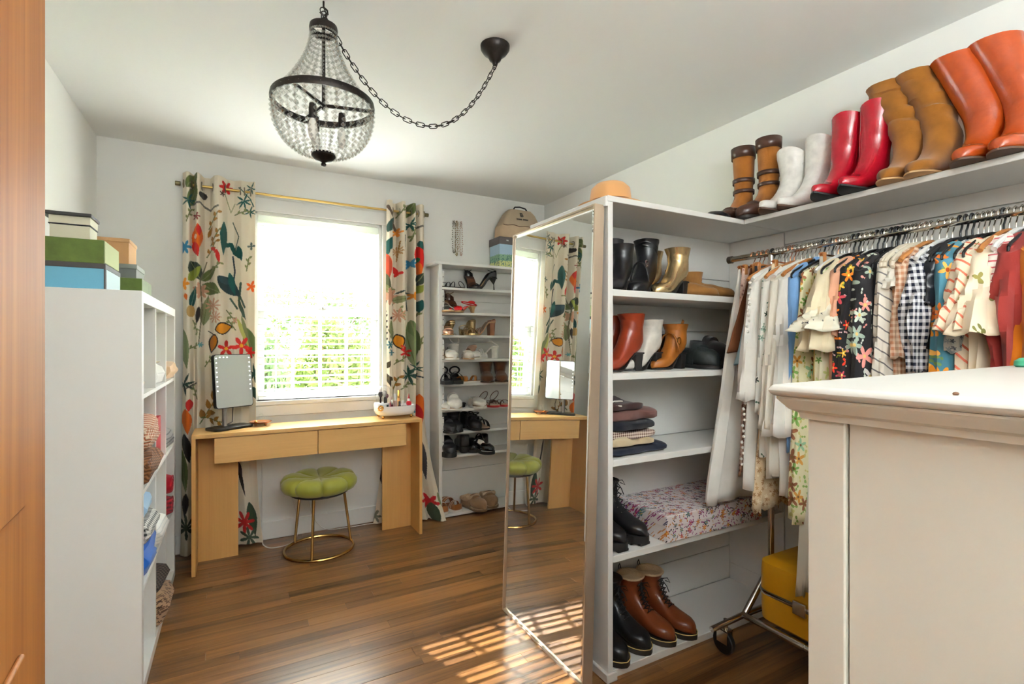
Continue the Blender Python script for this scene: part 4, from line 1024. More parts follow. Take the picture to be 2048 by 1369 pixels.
bp('end_board', 2.298, 2.309, 1.482, 1.784, .03, 1.80, .001)
bp('base_trim', 1.212, 1.225, 1.470, 1.80, 0, .035, .004); bp('base_trim', 1.212, 1.262, 1.468, 1.480, 0, .035, .004)
bp('shelf_edge', 1.212, 1.225, 1.48, 2.03, 1.786, 1.826, .003)
ws = thing('wall_shelf', 'long white wall shelf of boots above the clothes rail', 'shelf', (2.0, 0.0, 1.80))
B(0, .309, YF + .01, 1.476, .006, .028).build('shelf_board', WHITE, ws, bevel=.002)
B(.296, .309, YF + .01, 1.476, -.055, .006).build('cleat', WHITE, ws, bevel=.002)
# wall boards of the closet side
wr = [o for o in bpy.data.objects if o.name == 'wall_right'][0]
for a, b_ in ((1.50, 1.742), (1.255, 1.497), (1.01, 1.252), (.765, 1.007), (.52, .762), (.275, .517)):
    B(XR - .010, XR - .001, YF + .02, 1.476, a, b_).build('wall_board', WHITE, wr, bevel=.0015)

# ================================================================ chest of drawers in the right foreground
dz = 1.216
cd = thing('dresser', 'large cream painted chest of drawers in the right foreground', 'dresser', (.664, .395, 0), rz=math.radians(4.0))
CRM = mat('cream_paint', (210, 207, 196), .5, var=.03, vscale=4); CRT = mat('cream_top', (204, 202, 195), .4, var=.03, vscale=5)
Wd, Dd, ov = 1.06, .46, .035
zb = 1.171
B(0, .035, -.045, 0, 0, zb).build('corner_post', CRM, cd, bevel=.002)
B(0, .035, -Dd, -Dd + .045, 0, zb).build('corner_post', CRM, cd, bevel=.002)
B(.006, .028, -Dd + .047, -.047, .08, zb).build('side_panel', CRM, cd, bevel=.001)
B(.012, .03, -Dd + .04, -.04, .05, zb).build('side_backing', mat('gap_dark', (58, 50, 42), .8), cd)
B(.035, Wd, -.03, 0, .05, zb).build('back_panel', CRM, cd, bevel=.001)
B(Wd - .035, Wd, -Dd, -.03, .0, zb).build('end_panel', CRM, cd, bevel=.001)
for k in range(4):
    z0 = .08 + k * .27; dfr = B(.04, Wd - .04, -Dd, -Dd + .03, z0, z0 + .26).build('drawer', CRM, cd, bevel=.003)
    for xx in (.3, Wd - .3): MB().ball((xx, -Dd - .018, z0 + .13), .018, 10, 6).build('knob', BRASS, dfr)
cor = MB(); rings = []
for o_, z in ((0.0, zb), (.006, zb), (.008, zb + .008), (.016, zb + .012), (.024, zb + .022), (.027, zb + .026), (.027, dz - .016)):
    rings.append([(-o_, o_, z), (Wd + o_, o_, z), (Wd + o_, -Dd - o_, z), (-o_, -Dd - o_, z)])
cor.loft(rings).build('cornice', CRM, cd, smooth=False)
pr2 = MB(); rings = []
for o_, z in ((.030, dz - .0155), (.035, dz - .011), (.035, dz - .005), (.030, dz)):
    rings.append([(-o_, o_, z), (Wd + o_, o_, z), (Wd + o_, -Dd - o_, z), (-o_, -Dd - o_, z)])
pr2.loft(rings).build('top_board', CRT, cd, bevel=.003)
tag(MB().lathe([(.016, 0), (.02, .004), (.019, .014), (.010, .021), (.001, .022)], 20).build('trinket_bowl', mat('teal_green', (60, 150, 116), .35), None, loc=(1.60, .447, dz)), 'small teal green bowl at the right edge on the cream chest', 'bowl')
tag(MB().ball((0, 0, .002), (.004, .003, .002), 8, 4).build('wood_chip', mat('chip_brown', (96, 60, 30), .7), None, loc=(.662, .238, dz - .0005)), 'tiny brown chip lying near the edge of the cream chest top', 'chip')

# ================================================================ clothes rail on wheels
rk = thing('clothes_rack', 'chrome clothes rail on black casters under the wall shelf', 'clothes rack', (2.0, 1.0, 0))
RX, RZ = .02, 1.66
MB().tube([(RX, -1.0, RZ), (RX, .56, RZ)], .0135, 14).build('rail', CHROME, rk)
MB().tube([(RX, .552, RZ), (RX, .572, RZ)], .017, 14).build('rail_end', metal('steel_dark', (120, 114, 108), .3), rk)
for yy in (.36, -.62):
    MB().tube([(RX, yy, .30), (RX, yy, RZ)], .0125, 12).build('upright', CHROME, rk)
    MB().tube([(RX, yy, .32), (RX - .175, yy, .15)], .0125, 12).build('brace', CHROME, rk)
    MB().tube([(RX, yy, .32), (RX + .175, yy, .15)], .0125, 12).build('brace', CHROME, rk)
    MB().tube([(-.33, yy + .02, .125), (RX - .175, yy, .15), (RX + .175, yy, .15), (RX + .22, yy, .145)], .012, 12).build('foot_bar', CHROME, rk)
    for sx in (-.245, .24):
        cx_ = sx
        f_ = MB(); f_.box(cx_ - .018, cx_ - .014, yy + .0, yy + .05, .05, .105).box(cx_ + .014, cx_ + .018, yy + .0, yy + .05, .05, .105).box(cx_ - .018, cx_ + .018, yy, yy + .05, .10, .107).tube([(cx_, yy + .02, .105), (cx_, yy + .02, .145)], .009, 10)
        cs = f_.build('caster', CHROME, rk)
        MB().lathe([(.001, -.012), (.044, -.012), (.048, -.008), (.048, .008), (.044, .012), (.001, .012)], 24).xf(Matrix.Translation((cx_, yy + .028, .050)) @ Matrix.Rotation(PI / 2, 4, 'Y')).build('wheel', mat('rubber_black', (22, 22, 24), .45), cs)
for sx in (-.165, .195):
    MB().tube([(sx, -.62, .152), (sx, .36, .152)], .0125, 12).build('bottom_rail', CHROME, rk)
    for yy in (.10, -.20): MB().tube([(sx, yy, .152), (sx, yy + .05, .152)], .0145, 12).build('joint_sleeve', CHROME, rk)
sc = thing('suitcase', 'mustard yellow hard suitcase with chrome strip lying on the rail base', 'suitcase', (2.015, .92, .1655))
YEL = mat('suitcase_yellow', (206, 148, 22), .4, var=.06, vscale=8)
def sring(w, d, z): return [(x, yy, z) for x, yy in rrect(w, d, .05, 5)]
MB().loft([sring(.32, .74, 0), sring(.345, .765, .012), sring(.35, .77, .08), sring(.35, .77, .112)]).build('lower_shell', YEL, sc)
MB().loft([sring(.35, .77, .127), sring(.35, .77, .20), sring(.345, .765, .235), sring(.30, .72, .25)]).build('upper_shell', YEL, sc)
MB().loft([sring(.353, .773, .110), sring(.357, .777, .116), sring(.357, .777, .124), sring(.353, .773, .129)]).build('closing_strip', CHROME, sc)
for yy in (-.2, .2): B(-.19, -.175, yy - .025, yy + .025, .095, .145).build('clasp', CHROME, sc, bevel=.003)
MB().tube([(-.18, -.07, .12), (-.205, -.06, .12), (-.205, .06, .12), (-.18, .07, .12)], .008, 8).build('handle', mat('handle_brown', (90, 60, 30), .5), sc)
# tan hat on the partition, only its crown shows over the mirror
ht = thing('felt_hat', 'tan felt hat lying on the shelving top behind the mirror', 'hat', (1.37, 1.64, 1.828))
FELT = mat('felt_tan', (214, 158, 100), .9, sheen=.3)
MB().lathe([(.08, .004), (.135, .010), (.138, .013), (.085, .012)], 36).build('brim', FELT, ht)
MB().lathe([(.088, .008), (.085, .05), (.08, .085), (.06, .105), (.02, .098), (.001, .094)], 36).build('crown', FELT, ht)
MB().lathe([(.0895, .012), (.0875, .034)], 36, cap=False).build('hat_band', mat('band_brown', (120, 80, 46), .8), ht)

# ================================================================ footwear
def hwid(u, W, pointed=0.0, square=0.0):
    tab = [(0, .0), (.015, .42), (.05, .62), (.12, .72), (.25, .74), (.4, .76), (.55, .88), (.68, 1.0), (.78, 1.0), (.87, .86), (.94, .60), (.98, .34), (1, .0)]
    for (a, x), (b, yv) in zip(tab[:-1], tab[1:]):
        if u <= b:
            w = x + (yv - x) * (u - a) / (b - a); break
    if pointed and u > .6: w *= 1 - pointed * ((u - .6) / .4) * .55
    if square and u > .8 and u < 1: w = max(w, .62)
    return w * W
US = [0, .015, .05, .12, .2, .3, .4, .5, .6, .68, .75, .82, .88, .93, .97, .99, 1]
def lift(u, hh, toe=0.0):
    z = 0 if u > .66 else (hh if u < .24 else hh * (.5 + .5 * math.cos(PI * (u - .24) / .42)))
    if toe and u > .78: z += toe * ((u - .78) / .22) ** 2
    return z
def sole(L, W, th, hh=0.0, grow=0.0, pointed=0, toe=0, flatbottom=False, lug=False):
    mb = MB(); rings = []
    for u in US:
        w = max(hwid(u, W + grow, pointed), .003); x = -grow + u * (L + 2 * grow); z = lift(u, hh, toe)
        zb = 0 if flatbottom else z
        rings.append([(x, -w, zb), (x, w, zb), (x, w, z + th), (x, -w, z + th)])
    mb.loft(rings)
    if lug:
        for k in range(9):
            x = L * (.04 + .92 * k / 8); w = hwid(.04 + .92 * k / 8, W + grow, pointed) + .002
            mb.box(x - .008, x + .008, -w, w, -.006, .004)
    return mb
def heel(L, W, hh, kind='block'):
    mb = MB(); rings = []
    if hh < .008: return mb
    if kind == 'stiletto': spec = [(0, .10, .06, .10), (.5, .09, .09, .16), (.85, .03, .18, .50), (1.0, .0, .24, .66)]
    elif kind == 'cone': spec = [(0, .05, .13, .28), (.6, .03, .17, .42), (1.0, .0, .24, .68)]
    elif kind == 'cuban': spec = [(0, .05, .20, .52), (.5, .02, .21, .60), (1.0, .0, .25, .70)]
    else: spec = [(0, .03, .24, .62), (1.0, .0, .25, .70)]
    for t, x0, x1, w in spec:
        a, b = x0 * L, x1 * L; ww = w * W; z = t * (hh + .002); ring = []
        for k in range(10):
            an = PI / 2 + PI * k / 9; ring.append((a + (b - a) * .5 + (b - a) * .5 * math.cos(an), ww * math.sin(an), z))
        ring += [(b, -ww, z), (b, ww, z)]
        rings.append(ring)
    return mb.loft(rings)
def abring(A, Bv, w, n=22, e=2.4, flat=0.0):
    A = Vector((A[0], 0, A[1])); Bv = Vector((Bv[0], 0, Bv[1])); c = (A + Bv) / 2; h = (A - Bv) / 2; ring = []
    for k in range(n):
        a = 2 * PI * k / n; ca, sa = math.cos(a), math.sin(a)
        q = math.copysign(abs(ca) ** (2 / e), ca); s = math.copysign(abs(sa) ** (2 / e), sa)
        if flat and ca < 0: s = math.copysign(abs(sa) ** (2 / (e + 2.5)), sa)
        ring.append(c + h * q + Vector((0, w * s, 0)))
    return ring
def boot_upper(L, W, H, hh, ts, dtop=.13, wtop=.058, dank=.095, lean=0.0, leany=0.0, slouch=0.0, seed=0, pointed=0.0, toe=0.0, toeh=.045, scallop=0.0, open_in=.05, instep=.085):
    """closed boot: toe, instep, ankle and shaft in one skin, opening at the top"""
    rs = random.Random(seed); b = ts
    instep = max(.015, min(instep, (H - .05 - b - hh - toeh) / 1.12))
    rings = []
    def R(ax, az, bx, bz, w, e=2.3, flat=.0): rings.append(abring((ax, az), (bx, bz), w, e=e, flat=flat))
    z1 = lift(1, hh, toe)
    R(L * .998, b + z1 + .010, L * .998, b + z1, hwid(.97, W, pointed) * .35)
    for u, hf in ((.975, .62), (.93, .82), (.86, .95), (.78, 1.0), (.68, 1.10)):
        z = lift(u, hh, toe); R(L * u, b + z + toeh * hf, L * u, b + z, hwid(u, W, pointed), 2.5, 1)
    z = lift(.58, hh); R(L * .575, b + z + toeh * 1.1 + .018, L * .56, b + z, hwid(.57, W), 2.5, 1)
    z = lift(.45, hh); R(L * .47, b + hh * .8 + toeh + instep * .42, L * .40, b + z, hwid(.45, W) * .95, 2.4, 1)
    fx = max(L * .365, dank + .006)
    R(max(L * .41, fx + .014), b + hh * .95 + toeh + instep * .72, L * .22, b + lift(.22, hh), max(hwid(.3, W) * .95, wtop * .62), 2.4, 1)
    R(max(L * .38, fx + .005), b + hh + toeh + instep * .95, L * .07, b + hh + .004, max(hwid(.2, W) * .95, wtop * .70))
    za = b + hh + toeh + instep * 1.12
    xh = 0.004
    R(fx, za, xh, b + hh + .035, max(W * .70, wtop * .78))
    xa = xh + .006; wa = max(W * .66, wtop * .80)
    z0 = min(max(za + .022, b + hh + .10), H - .03); zk = min(b + hh + .095, H - .035)
    R(xa + dank + .006, min(za + .012, z0 - .008), xa, min(b + hh + .065, zk - .015), wa)
    Rz = lambda z, t: (xa + (L * .0) - (dtop - dank) * .35 * t + lean * t * t, dank + (dtop - dank) * t, wa + (wtop - wa) * t)
    n = 12 if H > .25 else 7
    tops = []
    for i in range(n + 1):
        t = i / n; zf = z0 + (H - z0) * t; zb_ = zk + (H - zk) * t
        x, d, w = Rz(zf, t)
        sl = slouch * math.sin(t * 17 + seed) * (1 - t * .6) if slouch else 0
        ring = abring((x + d + sl, zf), (x + sl * .5, zb_), w * (1 + sl * 3), e=2.1)
        ly = leany * t
        ring = [Vector((p.x, p.y + ly, p.z + (scallop * abs(math.cos(math.atan2(p.y, p.x - x - d / 2))) * (t > .99)))) for p in ring]
        if slouch or H > .3:
            ring = [p + Vector((noise.noise(p * 22 + Vector((seed, 0, 0))), noise.noise(p * 22 + Vector((0, seed, 5))), 0)) * (.004 + slouch * .5) for p in ring]
        rings.append(ring); tops = ring
    for _ in range(3 if H > .26 else 1):
        src = [[Vector(p) for p in r] for r in rings]
        for i in range(5, len(rings) - 2):
            rings[i] = [src[i - 1][k] * .25 + src[i][k] * .5 + src[i + 1][k] * .25 for k in range(len(src[i]))]
    if slouch:
        for i in range(12, len(rings) - 2):
            cc = sum((Vector(p) for p in rings[i]), Vector()) / len(rings[i]); q = 1 + slouch * 7 * math.sin(i * 2.3 + seed)
            rings[i] = [cc + (Vector(p) - cc) * q + Vector((0, 0, .012 * noise.noise(Vector((p[1] * 18, i * .7, seed))))) for p in rings[i]]
    mb = MB().loft(rings, True, False)
    c = sum((Vector(p) for p in tops), Vector()) / len(tops)
    inner = [tops, [c + (p - c) * .93 + Vector((0, 0, .001)) for p in tops], []]
    low = rings[-3]; cl = sum((Vector(p) for p in low), Vector()) / len(low); inner[2] = [cl + (p - cl) * .86 for p in low]
    li = MB().loft(inner, False, True)
    return mb, li, tops
def path_front(L, hh, ts, toeh, instep): pass
SHOE_SCALE = 1.0
class Shoe:
    def __init__(s, name, label, cat, loc, deg, group=None):
        s.t = thing(name, label, cat, loc, math.radians(deg), group)
        s.t.scale = (SHOE_SCALE,) * 3
    def part(s, nm, mb, m, **k):
        return mb.build(nm, m, s.t, **k)
SOLE_B = mat('sole_black', (28, 26, 26), .6); SOLE_BR = mat('sole_brown', (84, 54, 34), .6); SOLE_W = mat('sole_white', (226, 222, 212), .6); SOLE_TAN = mat('sole_tan', (190, 150, 104), .7)
LINING = mat('lining_tan', (180, 140, 100), .9); LIN_D = mat('lining_dark', (46, 38, 34), .9)
def boot(name, label, loc, deg, m, msole, L=.27, W=.046, H=.2, hh=.03, ts=.008, hk='block', mheel=None, lining=LINING, group=None, cat='boot', tab=None, lug=False, **k):
    s = Shoe(name, label, cat, loc, deg, group)
    grow = k.pop('grow', .003); pt = k.get('pointed', 0); toe = k.get('toe', 0)
    up, li, tops = boot_upper(L, W, H, hh, ts, **k)
    s.part('upper', up, m); s.part('lining', li, lining)
    s.part('sole', sole(L, W, ts, hh, grow, pt, toe, lug=lug), msole, bevel=.001)
    if hh > .008: s.part('heel', heel(L, W, hh, hk), mheel or msole, bevel=.001)
    s.tops = tops; s.L = L; s.W = W; s.hh = hh; s.ts = ts
    if tab:
        c = max(tops, key=lambda p: -p.x); s.part('pull_tab', MB().tube([(c.x + .004, -.008, c.z - .012), (c.x - .004, -.006, c.z + .018), (c.x - .002, 0, c.z + .028), (c.x - .004, .006, c.z + .018), (c.x + .004, .008, c.z - .012)], .0022, 6), tab)
    return s
def laces(s, m, zfrom, zto, xfrom, xto, w=.02, n=6, eyelet=None):
    """criss-cross laces up the front, from the vamp (xfrom,zfrom) to the cuff (xto,zto)"""
    mb = MB(); ey = MB()
    for i in range(n):
        t = i / (n - 1); x = xfrom + (xto - xfrom) * t ** .55; z = zfrom + (zto - zfrom) * t ** 1.25
        t2 = min(1, (i + 1) / (n - 1)); x2 = xfrom + (xto - xfrom) * t2 ** .55; z2 = zfrom + (zto - zfrom) * t2 ** 1.25
        mb.tube([(x, -w, z - .004), (x + .004, 0, z + .004), (x, w, z - .004)], .0024, 6)
        if i < n - 1:
            mb.tube([(x, -w, z - .004), (x2, w, z2 - .004)], .002, 5); mb.tube([(x, w, z - .004), (x2, -w, z2 - .004)], .002, 5)
        for q in (-1, 1): ey.ball((x, q * (w + .003), z - .005), .003, 6, 4)
    for q in (-1, 1):
        mb.tube([(xto, q * .004, zto), (xto + .02, q * .022, zto + .004), (xto + .028, q * .03, zto - .016), (xto + .016, q * .012, zto - .006)], .002, 5)
        mb.tube([(xto, q * .004, zto), (xto + .022, q * .014, zto - .03), (xto + .03, q * .02, zto - .055)], .002, 5)
    s.part('laces', mb, m)
    if eyelet: s.part('eyelets', ey, eyelet)
def toe_dome(L, W, b, hh, u0, toeh, pointed=0, toe=0, grow=0.0, n=20, rim=None):
    """vamp: closed over the toes, open at u0"""
    rings = [abring((L * .998, b + lift(1, hh, toe) + .008), (L * .998, b + lift(1, hh, toe)), hwid(.97, W, pointed) * .35, n)]
    us = [.97, .92, .85, .77, .68, .6, .52, .45, .38]
    top = []
    for u in us:
        if u < u0 - .001: break
        z = lift(u, hh, toe); hf = min(1.0, .55 + (1 - u) * 2.2) + max(0, (.68 - u)) * 1.6
        rings.append(abring((L * u - (.03 if u == us[-1] else 0), b + z + toeh * hf), (L * u, b + z), hwid(u, W + grow, pointed), n, 2.4, 1)); 
    mb = MB().loft(rings, True, False)
    last = rings[-1]; c = sum((Vector(p) for p in last), Vector()) / n
    mb.loft([last, [c + (p - c) * .92 + Vector((.002, 0, 0)) for p in last], [c + (p - c) * .85 + Vector((.04, 0, 0)) for p in last]], False, True)
    return mb
def heel_wall(L, W, b, hh, u1, h0, h1, pointed=0, th=.003, inward=.004):
    """counter: wall round the heel, height h0 at the back, h1 where it meets the vamp"""
    us = [u1 - (u1 - .0) * k / 12 for k in range(13)]
    path = [(u, -1) for u in us] + [(u, 1) for u in reversed(us[:-1])]
    P = []
    for lev in range(5):
        t = lev / 4; rowp = []
        for u, sd in path:
            w = max(hwid(u, W, pointed), .0005) ; h = h1 + (h0 - h1) * (1 - u / u1) ** 1.5
            rowp.append((u * L + (.004 * math.sin(t * PI) * (-1 if u < .05 else 0)) + (inward if u < .05 else 0) * t, sd * (w - inward * t), b + lift(u, hh) + h * t))
        P.append(rowp)
    return MB().grid(P)
def band(x, w, z, h, wid, m=None, lean=0.0, n=12, th=.0018, dx=0.0):
    """strap arching over the foot from side to side at x; wid along the foot"""
    P = []
    for q in (-.5, .5):
        rowp = []
        for k in range(n + 1):
            a = PI * k / n; rowp.append((x + q * wid + lean * math.sin(a) + dx * math.cos(a), w * math.cos(a), z + h * math.sin(a)))
        P.append(rowp)
    return MB().grid(P)
def loop(x0, z0, w, h, back, r, n=16):
    """ankle strap loop standing up from the heel"""
    return MB().tube([(x0 + back * (.5 - .5 * math.cos(2 * PI * k / n)) , w * math.sin(2 * PI * k / n), z0 + h * (.5 - .5 * math.cos(2 * PI * k / n))) for k in range(n)], r, 6, closed=True)
def sandal(name, label, loc, deg, mstrap, msole, mbed, L=.24, W=.040, hh=.0, ts=.010, hk='block', mheel=None, bands=((.75, .035, .02),), ankle=None, counter=0.0, thin=True, group=None, cat='sandal', pointed=0, knot=False, wedge=False, buckle=None, plat=0.0):
    s = Shoe(name, label, cat, loc, deg, group)
    if wedge: s.part('sole', sole(L, W, ts, hh, 0, pointed, flatbottom=True), msole, bevel=.001)
    else: s.part('sole', sole(L, W, ts, hh, 0, pointed), msole, bevel=.001)
    bed = sole(L * .99, W * .95, .003, hh, 0, pointed); bed.v = [(x + .001, yv, z + ts - .0005) for x, yv, z in bed.v]; s.part('footbed', bed, mbed)
    if hh > .012 and not wedge: s.part('heel', heel(L, W, hh, hk), mheel or msole, bevel=.0008)
    for u, h, wd in bands:
        s.part('strap', band(L * u, hwid(u, W, pointed) + .001, ts + lift(u, hh), h, wd, lean=-.012), mstrap, solid=.002)
    if counter: s.part('heel_counter', heel_wall(L, W, ts, hh, .22, counter, counter * .5, pointed), mstrap, solid=.002)
    if ankle: s.part('ankle_strap', loop(L * .04, ts + hh + counter * .85, W * .75, ankle[0], ankle[1], ankle[2] if len(ankle) > 2 else .003), mstrap)
    if buckle: s.part('buckle', MB().tube([(L * .62 + .012 * math.cos(a), -hwid(.62, W) * .75, ts + .032 + .010 * math.sin(a)) for a in [2 * PI * k / 12 for k in range(12)]], .002, 6, closed=True), buckle)
    return s
def lowshoe(name, label, loc, deg, m, msole, L=.27, W=.046, hh=.015, ts=.015, hk='block', u0=.5, toeh=.05, back=.055, side=.04, strap=None, lug=False, group=None, cat='shoe', pointed=0, fur=None, mule=False, buckle=None, inner=None, grow=.003, stitch=None):
    s = Shoe(name, label, cat, loc, deg, group)
    s.part('sole', sole(L, W, ts, hh, grow, pointed, lug=lug), msole, bevel=.001)
    if hh > .008: s.part('heel', heel(L, W, hh, hk), msole, bevel=.001)
    s.part('vamp', toe_dome(L, W, ts, hh, u0, toeh, pointed), m)
    bed = sole(L * .98, W * .92, .003, hh, 0, pointed); bed.v = [(x + .002, yv, z + ts) for x, yv, z in bed.v]; s.part('footbed', bed, inner or LINING)
    if not mule: s.part('heel_counter', heel_wall(L, W, ts, hh, u0 + .08, back, side, pointed), m, solid=.004)
    if strap:
        for u, h, wd in strap: s.part('strap', band(L * u, hwid(u, W) * .98, ts + lift(u, hh) + side * .7, h, wd), m, solid=.003)
    if buckle: s.part('buckle', MB().tube([(L * .47 + .010 * math.cos(a), -hwid(.47, W) * .8, ts + .055 + .009 * math.sin(a)) for a in [2 * PI * k / 12 for k in range(12)]], .002, 6, closed=True), buckle)
    if fur:
        us = [u0 + .04 - (u0 - .02) * k / 10 for k in range(11)]
        pts = [(u * L, -hwid(max(u, .02), W) * (.96), ts + hh + (side if u > .2 else back) * .9 + (.018 if u > u0 - .06 else 0)) for u in us] + [(u * L, hwid(max(u, .02), W) * .96, ts + hh + (side if u > .2 else back) * .9 + (.018 if u > u0 - .06 else 0)) for u in reversed(us)]
        pts.append((u0 * L + .02, 0, ts + toeh * 1.12))
        mb = MB(); rs = random.Random(5); mb.tube(pts, .013, 8, closed=True)
        mb.v = [tuple(Vector(p) + Vector((rs.gauss(0, .0016), rs.gauss(0, .0016), rs.gauss(0, .0016)))) for p in mb.v]
        s.part('fur_collar', mb, fur)
    return s

# ---------------------------------------------------------------- wall shelf: tall boots (toes into the room)
ZS = 1.829
BROWN = leather('leather_brown', (70, 42, 30)); CAMEL = suede('suede_camel', (156, 96, 36)); WHT = leather('leather_white', (226, 224, 218), .4); REDL = leather('leather_red', (168, 14, 34), .25, .4)
SLOU = suede('suede_tan', (140, 88, 28)); COGN = leather('leather_cognac', (166, 66, 18), .25, .3)
def riding(label, y, deg):
    s = boot('riding_boot', label, (2.215, y, ZS), deg, CAMEL, mat('sole_dark', (40, 34, 32), .6), L=.25, W=.046, H=.385, hh=.02, ts=.012, dtop=.10, wtop=.050, dank=.085, grow=.004, lining=LIN_D, group='brown and camel riding boots')
    xf = lambda z: .012 - .35 * .015 * (z / .385)
    for nm, z0, z1 in (('leather_band', .335, .386), ('leather_band', .215, .235), ('leather_band', .165, .182)):
        r = []
        for z in (z0, z1):
            t = max(0, (z - .15) / .235); d = .085 + .015 * t; w = .040 + .010 * t; x = .010 - .00525 * t
            r.append([(x + d / 2 + (d / 2 + .0055) * math.cos(a), (w + .0055) * math.sin(a), z) for a in [2 * PI * k / 24 for k in range(24)]])
        s.part(nm, MB().loft(r, False, False), BROWN, solid=.002)
    s.part('foot_guard', toe_dome(.258, .0505, .010, .02, .52, .062), BROWN)
    s.part('back_strip', B(-.004, .006, -.006, .006, .05, .38), BROWN, bevel=.002)
riding('camel and brown riding boot, leftmost on the wall shelf', 1.60, 182); riding('camel and brown riding boot next to the white boots', 1.465, 178)
def cowboy(name, label, x, y, m, H, deg, ms, group, sc=.05, leany=0.02):
    s = boot(name, label, (x, y, ZS), deg, m, ms, L=.275, W=.045, H=H, hh=.035, ts=.007, hk='cuban', dtop=.125, wtop=.06, dank=.102, pointed=.55, toe=.012, scallop=.03, group=group, leany=leany, lining=LIN_D if m is WHT else REDL)
    st_ = MB()
    for q in (-1, 1):
        for j in range(4):
            st_.tube([(.055 + .02 * math.sin(k * .9 + j), q * (.0335 + .028 * (k / 12) + .0), .17 + (H - .20) * k / 12 + .006 * j) for k in range(12)], .0011, 4)
    s.part('stitching', st_, mat('stitch_' + m.name, (236, 226, 214) if m is not WHT else (200, 196, 190), .7))
    return s
cowboy('cowboy_boot', 'white cowboy boot standing right of the riding boots', 2.215, 1.345, WHT, .265, 178, SOLE_BR, 'white cowboy boots', leany=0)
cowboy('cowboy_boot', 'white cowboy boot half hidden behind the red boots', 2.235, 1.235, WHT, .285, 168, SOLE_BR, 'white cowboy boots')
cowboy('cowboy_boot', 'red cowboy boot beside the white boots', 2.195, 1.120, REDL, .315, 180, SOLE_B, 'red cowboy boots')
cowboy('cowboy_boot', 'red cowboy boot beside the tan suede boots', 2.19, 1.010, REDL, .318, 178, SOLE_B, 'red cowboy boots')
for lab, y, dg in (('slouchy tan suede boot next to the red boots', .895, 180), ('slouchy tan suede boot next to the orange leather boots', .80, 177)):
    s = boot('slouch_boot', lab, (2.20, y, ZS), dg, SLOU, SOLE_TAN, L=.265, W=.046, H=.40, hh=.03, ts=.006, hk='cuban', dtop=.135, wtop=.066, dank=.112, slouch=.010, seed=int(y * 100), leany=-.075, pointed=.3, group='slouchy suede boots', lining=SLOU)
for lab, y, dg, H_ in (('tall orange leather boot beside the suede boots', .685, 180, .395), ('tall orange leather boot at the right end of the wall shelf', .585, 177, .40)):
    s = boot('tall_boot', lab, (2.20, y, ZS), dg, COGN, SOLE_BR, L=.27, W=.047, H=H_, hh=.03, ts=.007, hk='cuban', dtop=.14, wtop=.070, dank=.115, seed=int(y * 77), leany=-.075, pointed=.3, lean=.01, group='tall orange boots', lining=LIN_D)
    s.part('side_seam', MB().tube([(.06 + .03 * k / 10, -.031 - .037 * (k / 10) - .0 * k - .004 - .095 * (k / 10) ** 2 * 0, .17 + (H_ - .18) * k / 10) for k in range(11)], .0013, 5), mat('seam_dark', (130, 52, 14), .5)) if False else None
bk = lowshoe('black_flat', 'black flat shoe lying on the top corner of the shelving', (2.06, 1.60, 1.829), 200, leather('leather_black', (22, 22, 26)), SOLE_B, L=.25, W=.042, hh=0, ts=.006, u0=.52, toeh=.028, back=.035, side=.022, pointed=.5)

# ---------------------------------------------------------------- open shelving: ankle boots
BLK = leather('leather_black', (22, 22, 26)); GOLDL = mat('leather_gold', (206, 178, 130), .22, metal=.75, var=.1, vscale=20, bump=.2, bscale=40, bdist=.004)
TANS = suede('suede_olive_tan', (150, 104, 52)); RUST = leather('leather_rust', (136, 48, 24), .3, .2); CREAML = leather('leather_cream', (216, 210, 200), .45); CARM = leather('leather_caramel', (160, 94, 32), .4)
z1 = 1.478; DEG = 218
boot('heeled_boot', 'tall black leather boot at the back left of the top shelf', (1.500, 1.745, z1), 203, BLK, SOLE_B, L=.25, W=.043, H=.245, hh=.05, ts=.006, dtop=.10, wtop=.05, dank=.088, pointed=.4, group='black ankle boots', lining=LIN_D)
boot('heeled_boot', 'short black leather boot at the front left of the top shelf', (1.470, 1.655, z1), 212, BLK, SOLE_B, L=.24, W=.043, H=.205, hh=.05, ts=.006, dtop=.105, wtop=.05, dank=.09, pointed=.4, group='black ankle boots', lining=LIN_D)
s = boot('buckle_boot', 'black slouchy boot with silver ring buckle on the top shelf', (1.640, 1.685, z1), 208, BLK, SOLE_B, L=.25, W=.044, H=.245, hh=.045, ts=.007, dtop=.115, wtop=.054, dank=.09, slouch=.007, seed=4, lining=LIN_D)
s.part('buckle', MB().tube([(.16 + .014 * math.cos(a), .034, .13 + .014 * math.sin(a)) for a in [2 * PI * k / 16 for k in range(16)]], .0025, 6, closed=True), CHROME)
s.part('strap', band(.15, .040, .055, .085, .016), BLK, solid=.003)
boot('gold_boot', 'metallic gold ankle boot with dark heel in front of its pair', (1.790, 1.625, z1), 190, GOLDL, SOLE_B, L=.235, W=.042, H=.215, hh=.065, ts=.006, hk='block', dtop=.115, wtop=.055, dank=.09, pointed=.4, group='gold ankle boots', lining=LIN_D)
boot('gold_boot', 'metallic gold ankle boot behind the black buckle boot', (1.745, 1.745, z1), 192, GOLDL, SOLE_B, L=.235, W=.042, H=.215, hh=.065, ts=.006, hk='block', dtop=.115, wtop=.055, dank=.09, pointed=.4, group='gold ankle boots', lining=LIN_D)
boot('chelsea_boot', 'olive tan suede ankle boot next to the gold boots', (1.80, 1.765, z1), 318, TANS, suede('sole_suede', (120, 88, 52)), L=.25, W=.045, H=.145, hh=.012, ts=.016, dtop=.10, wtop=.05, dank=.09, instep=.06, group='tan suede ankle boots')
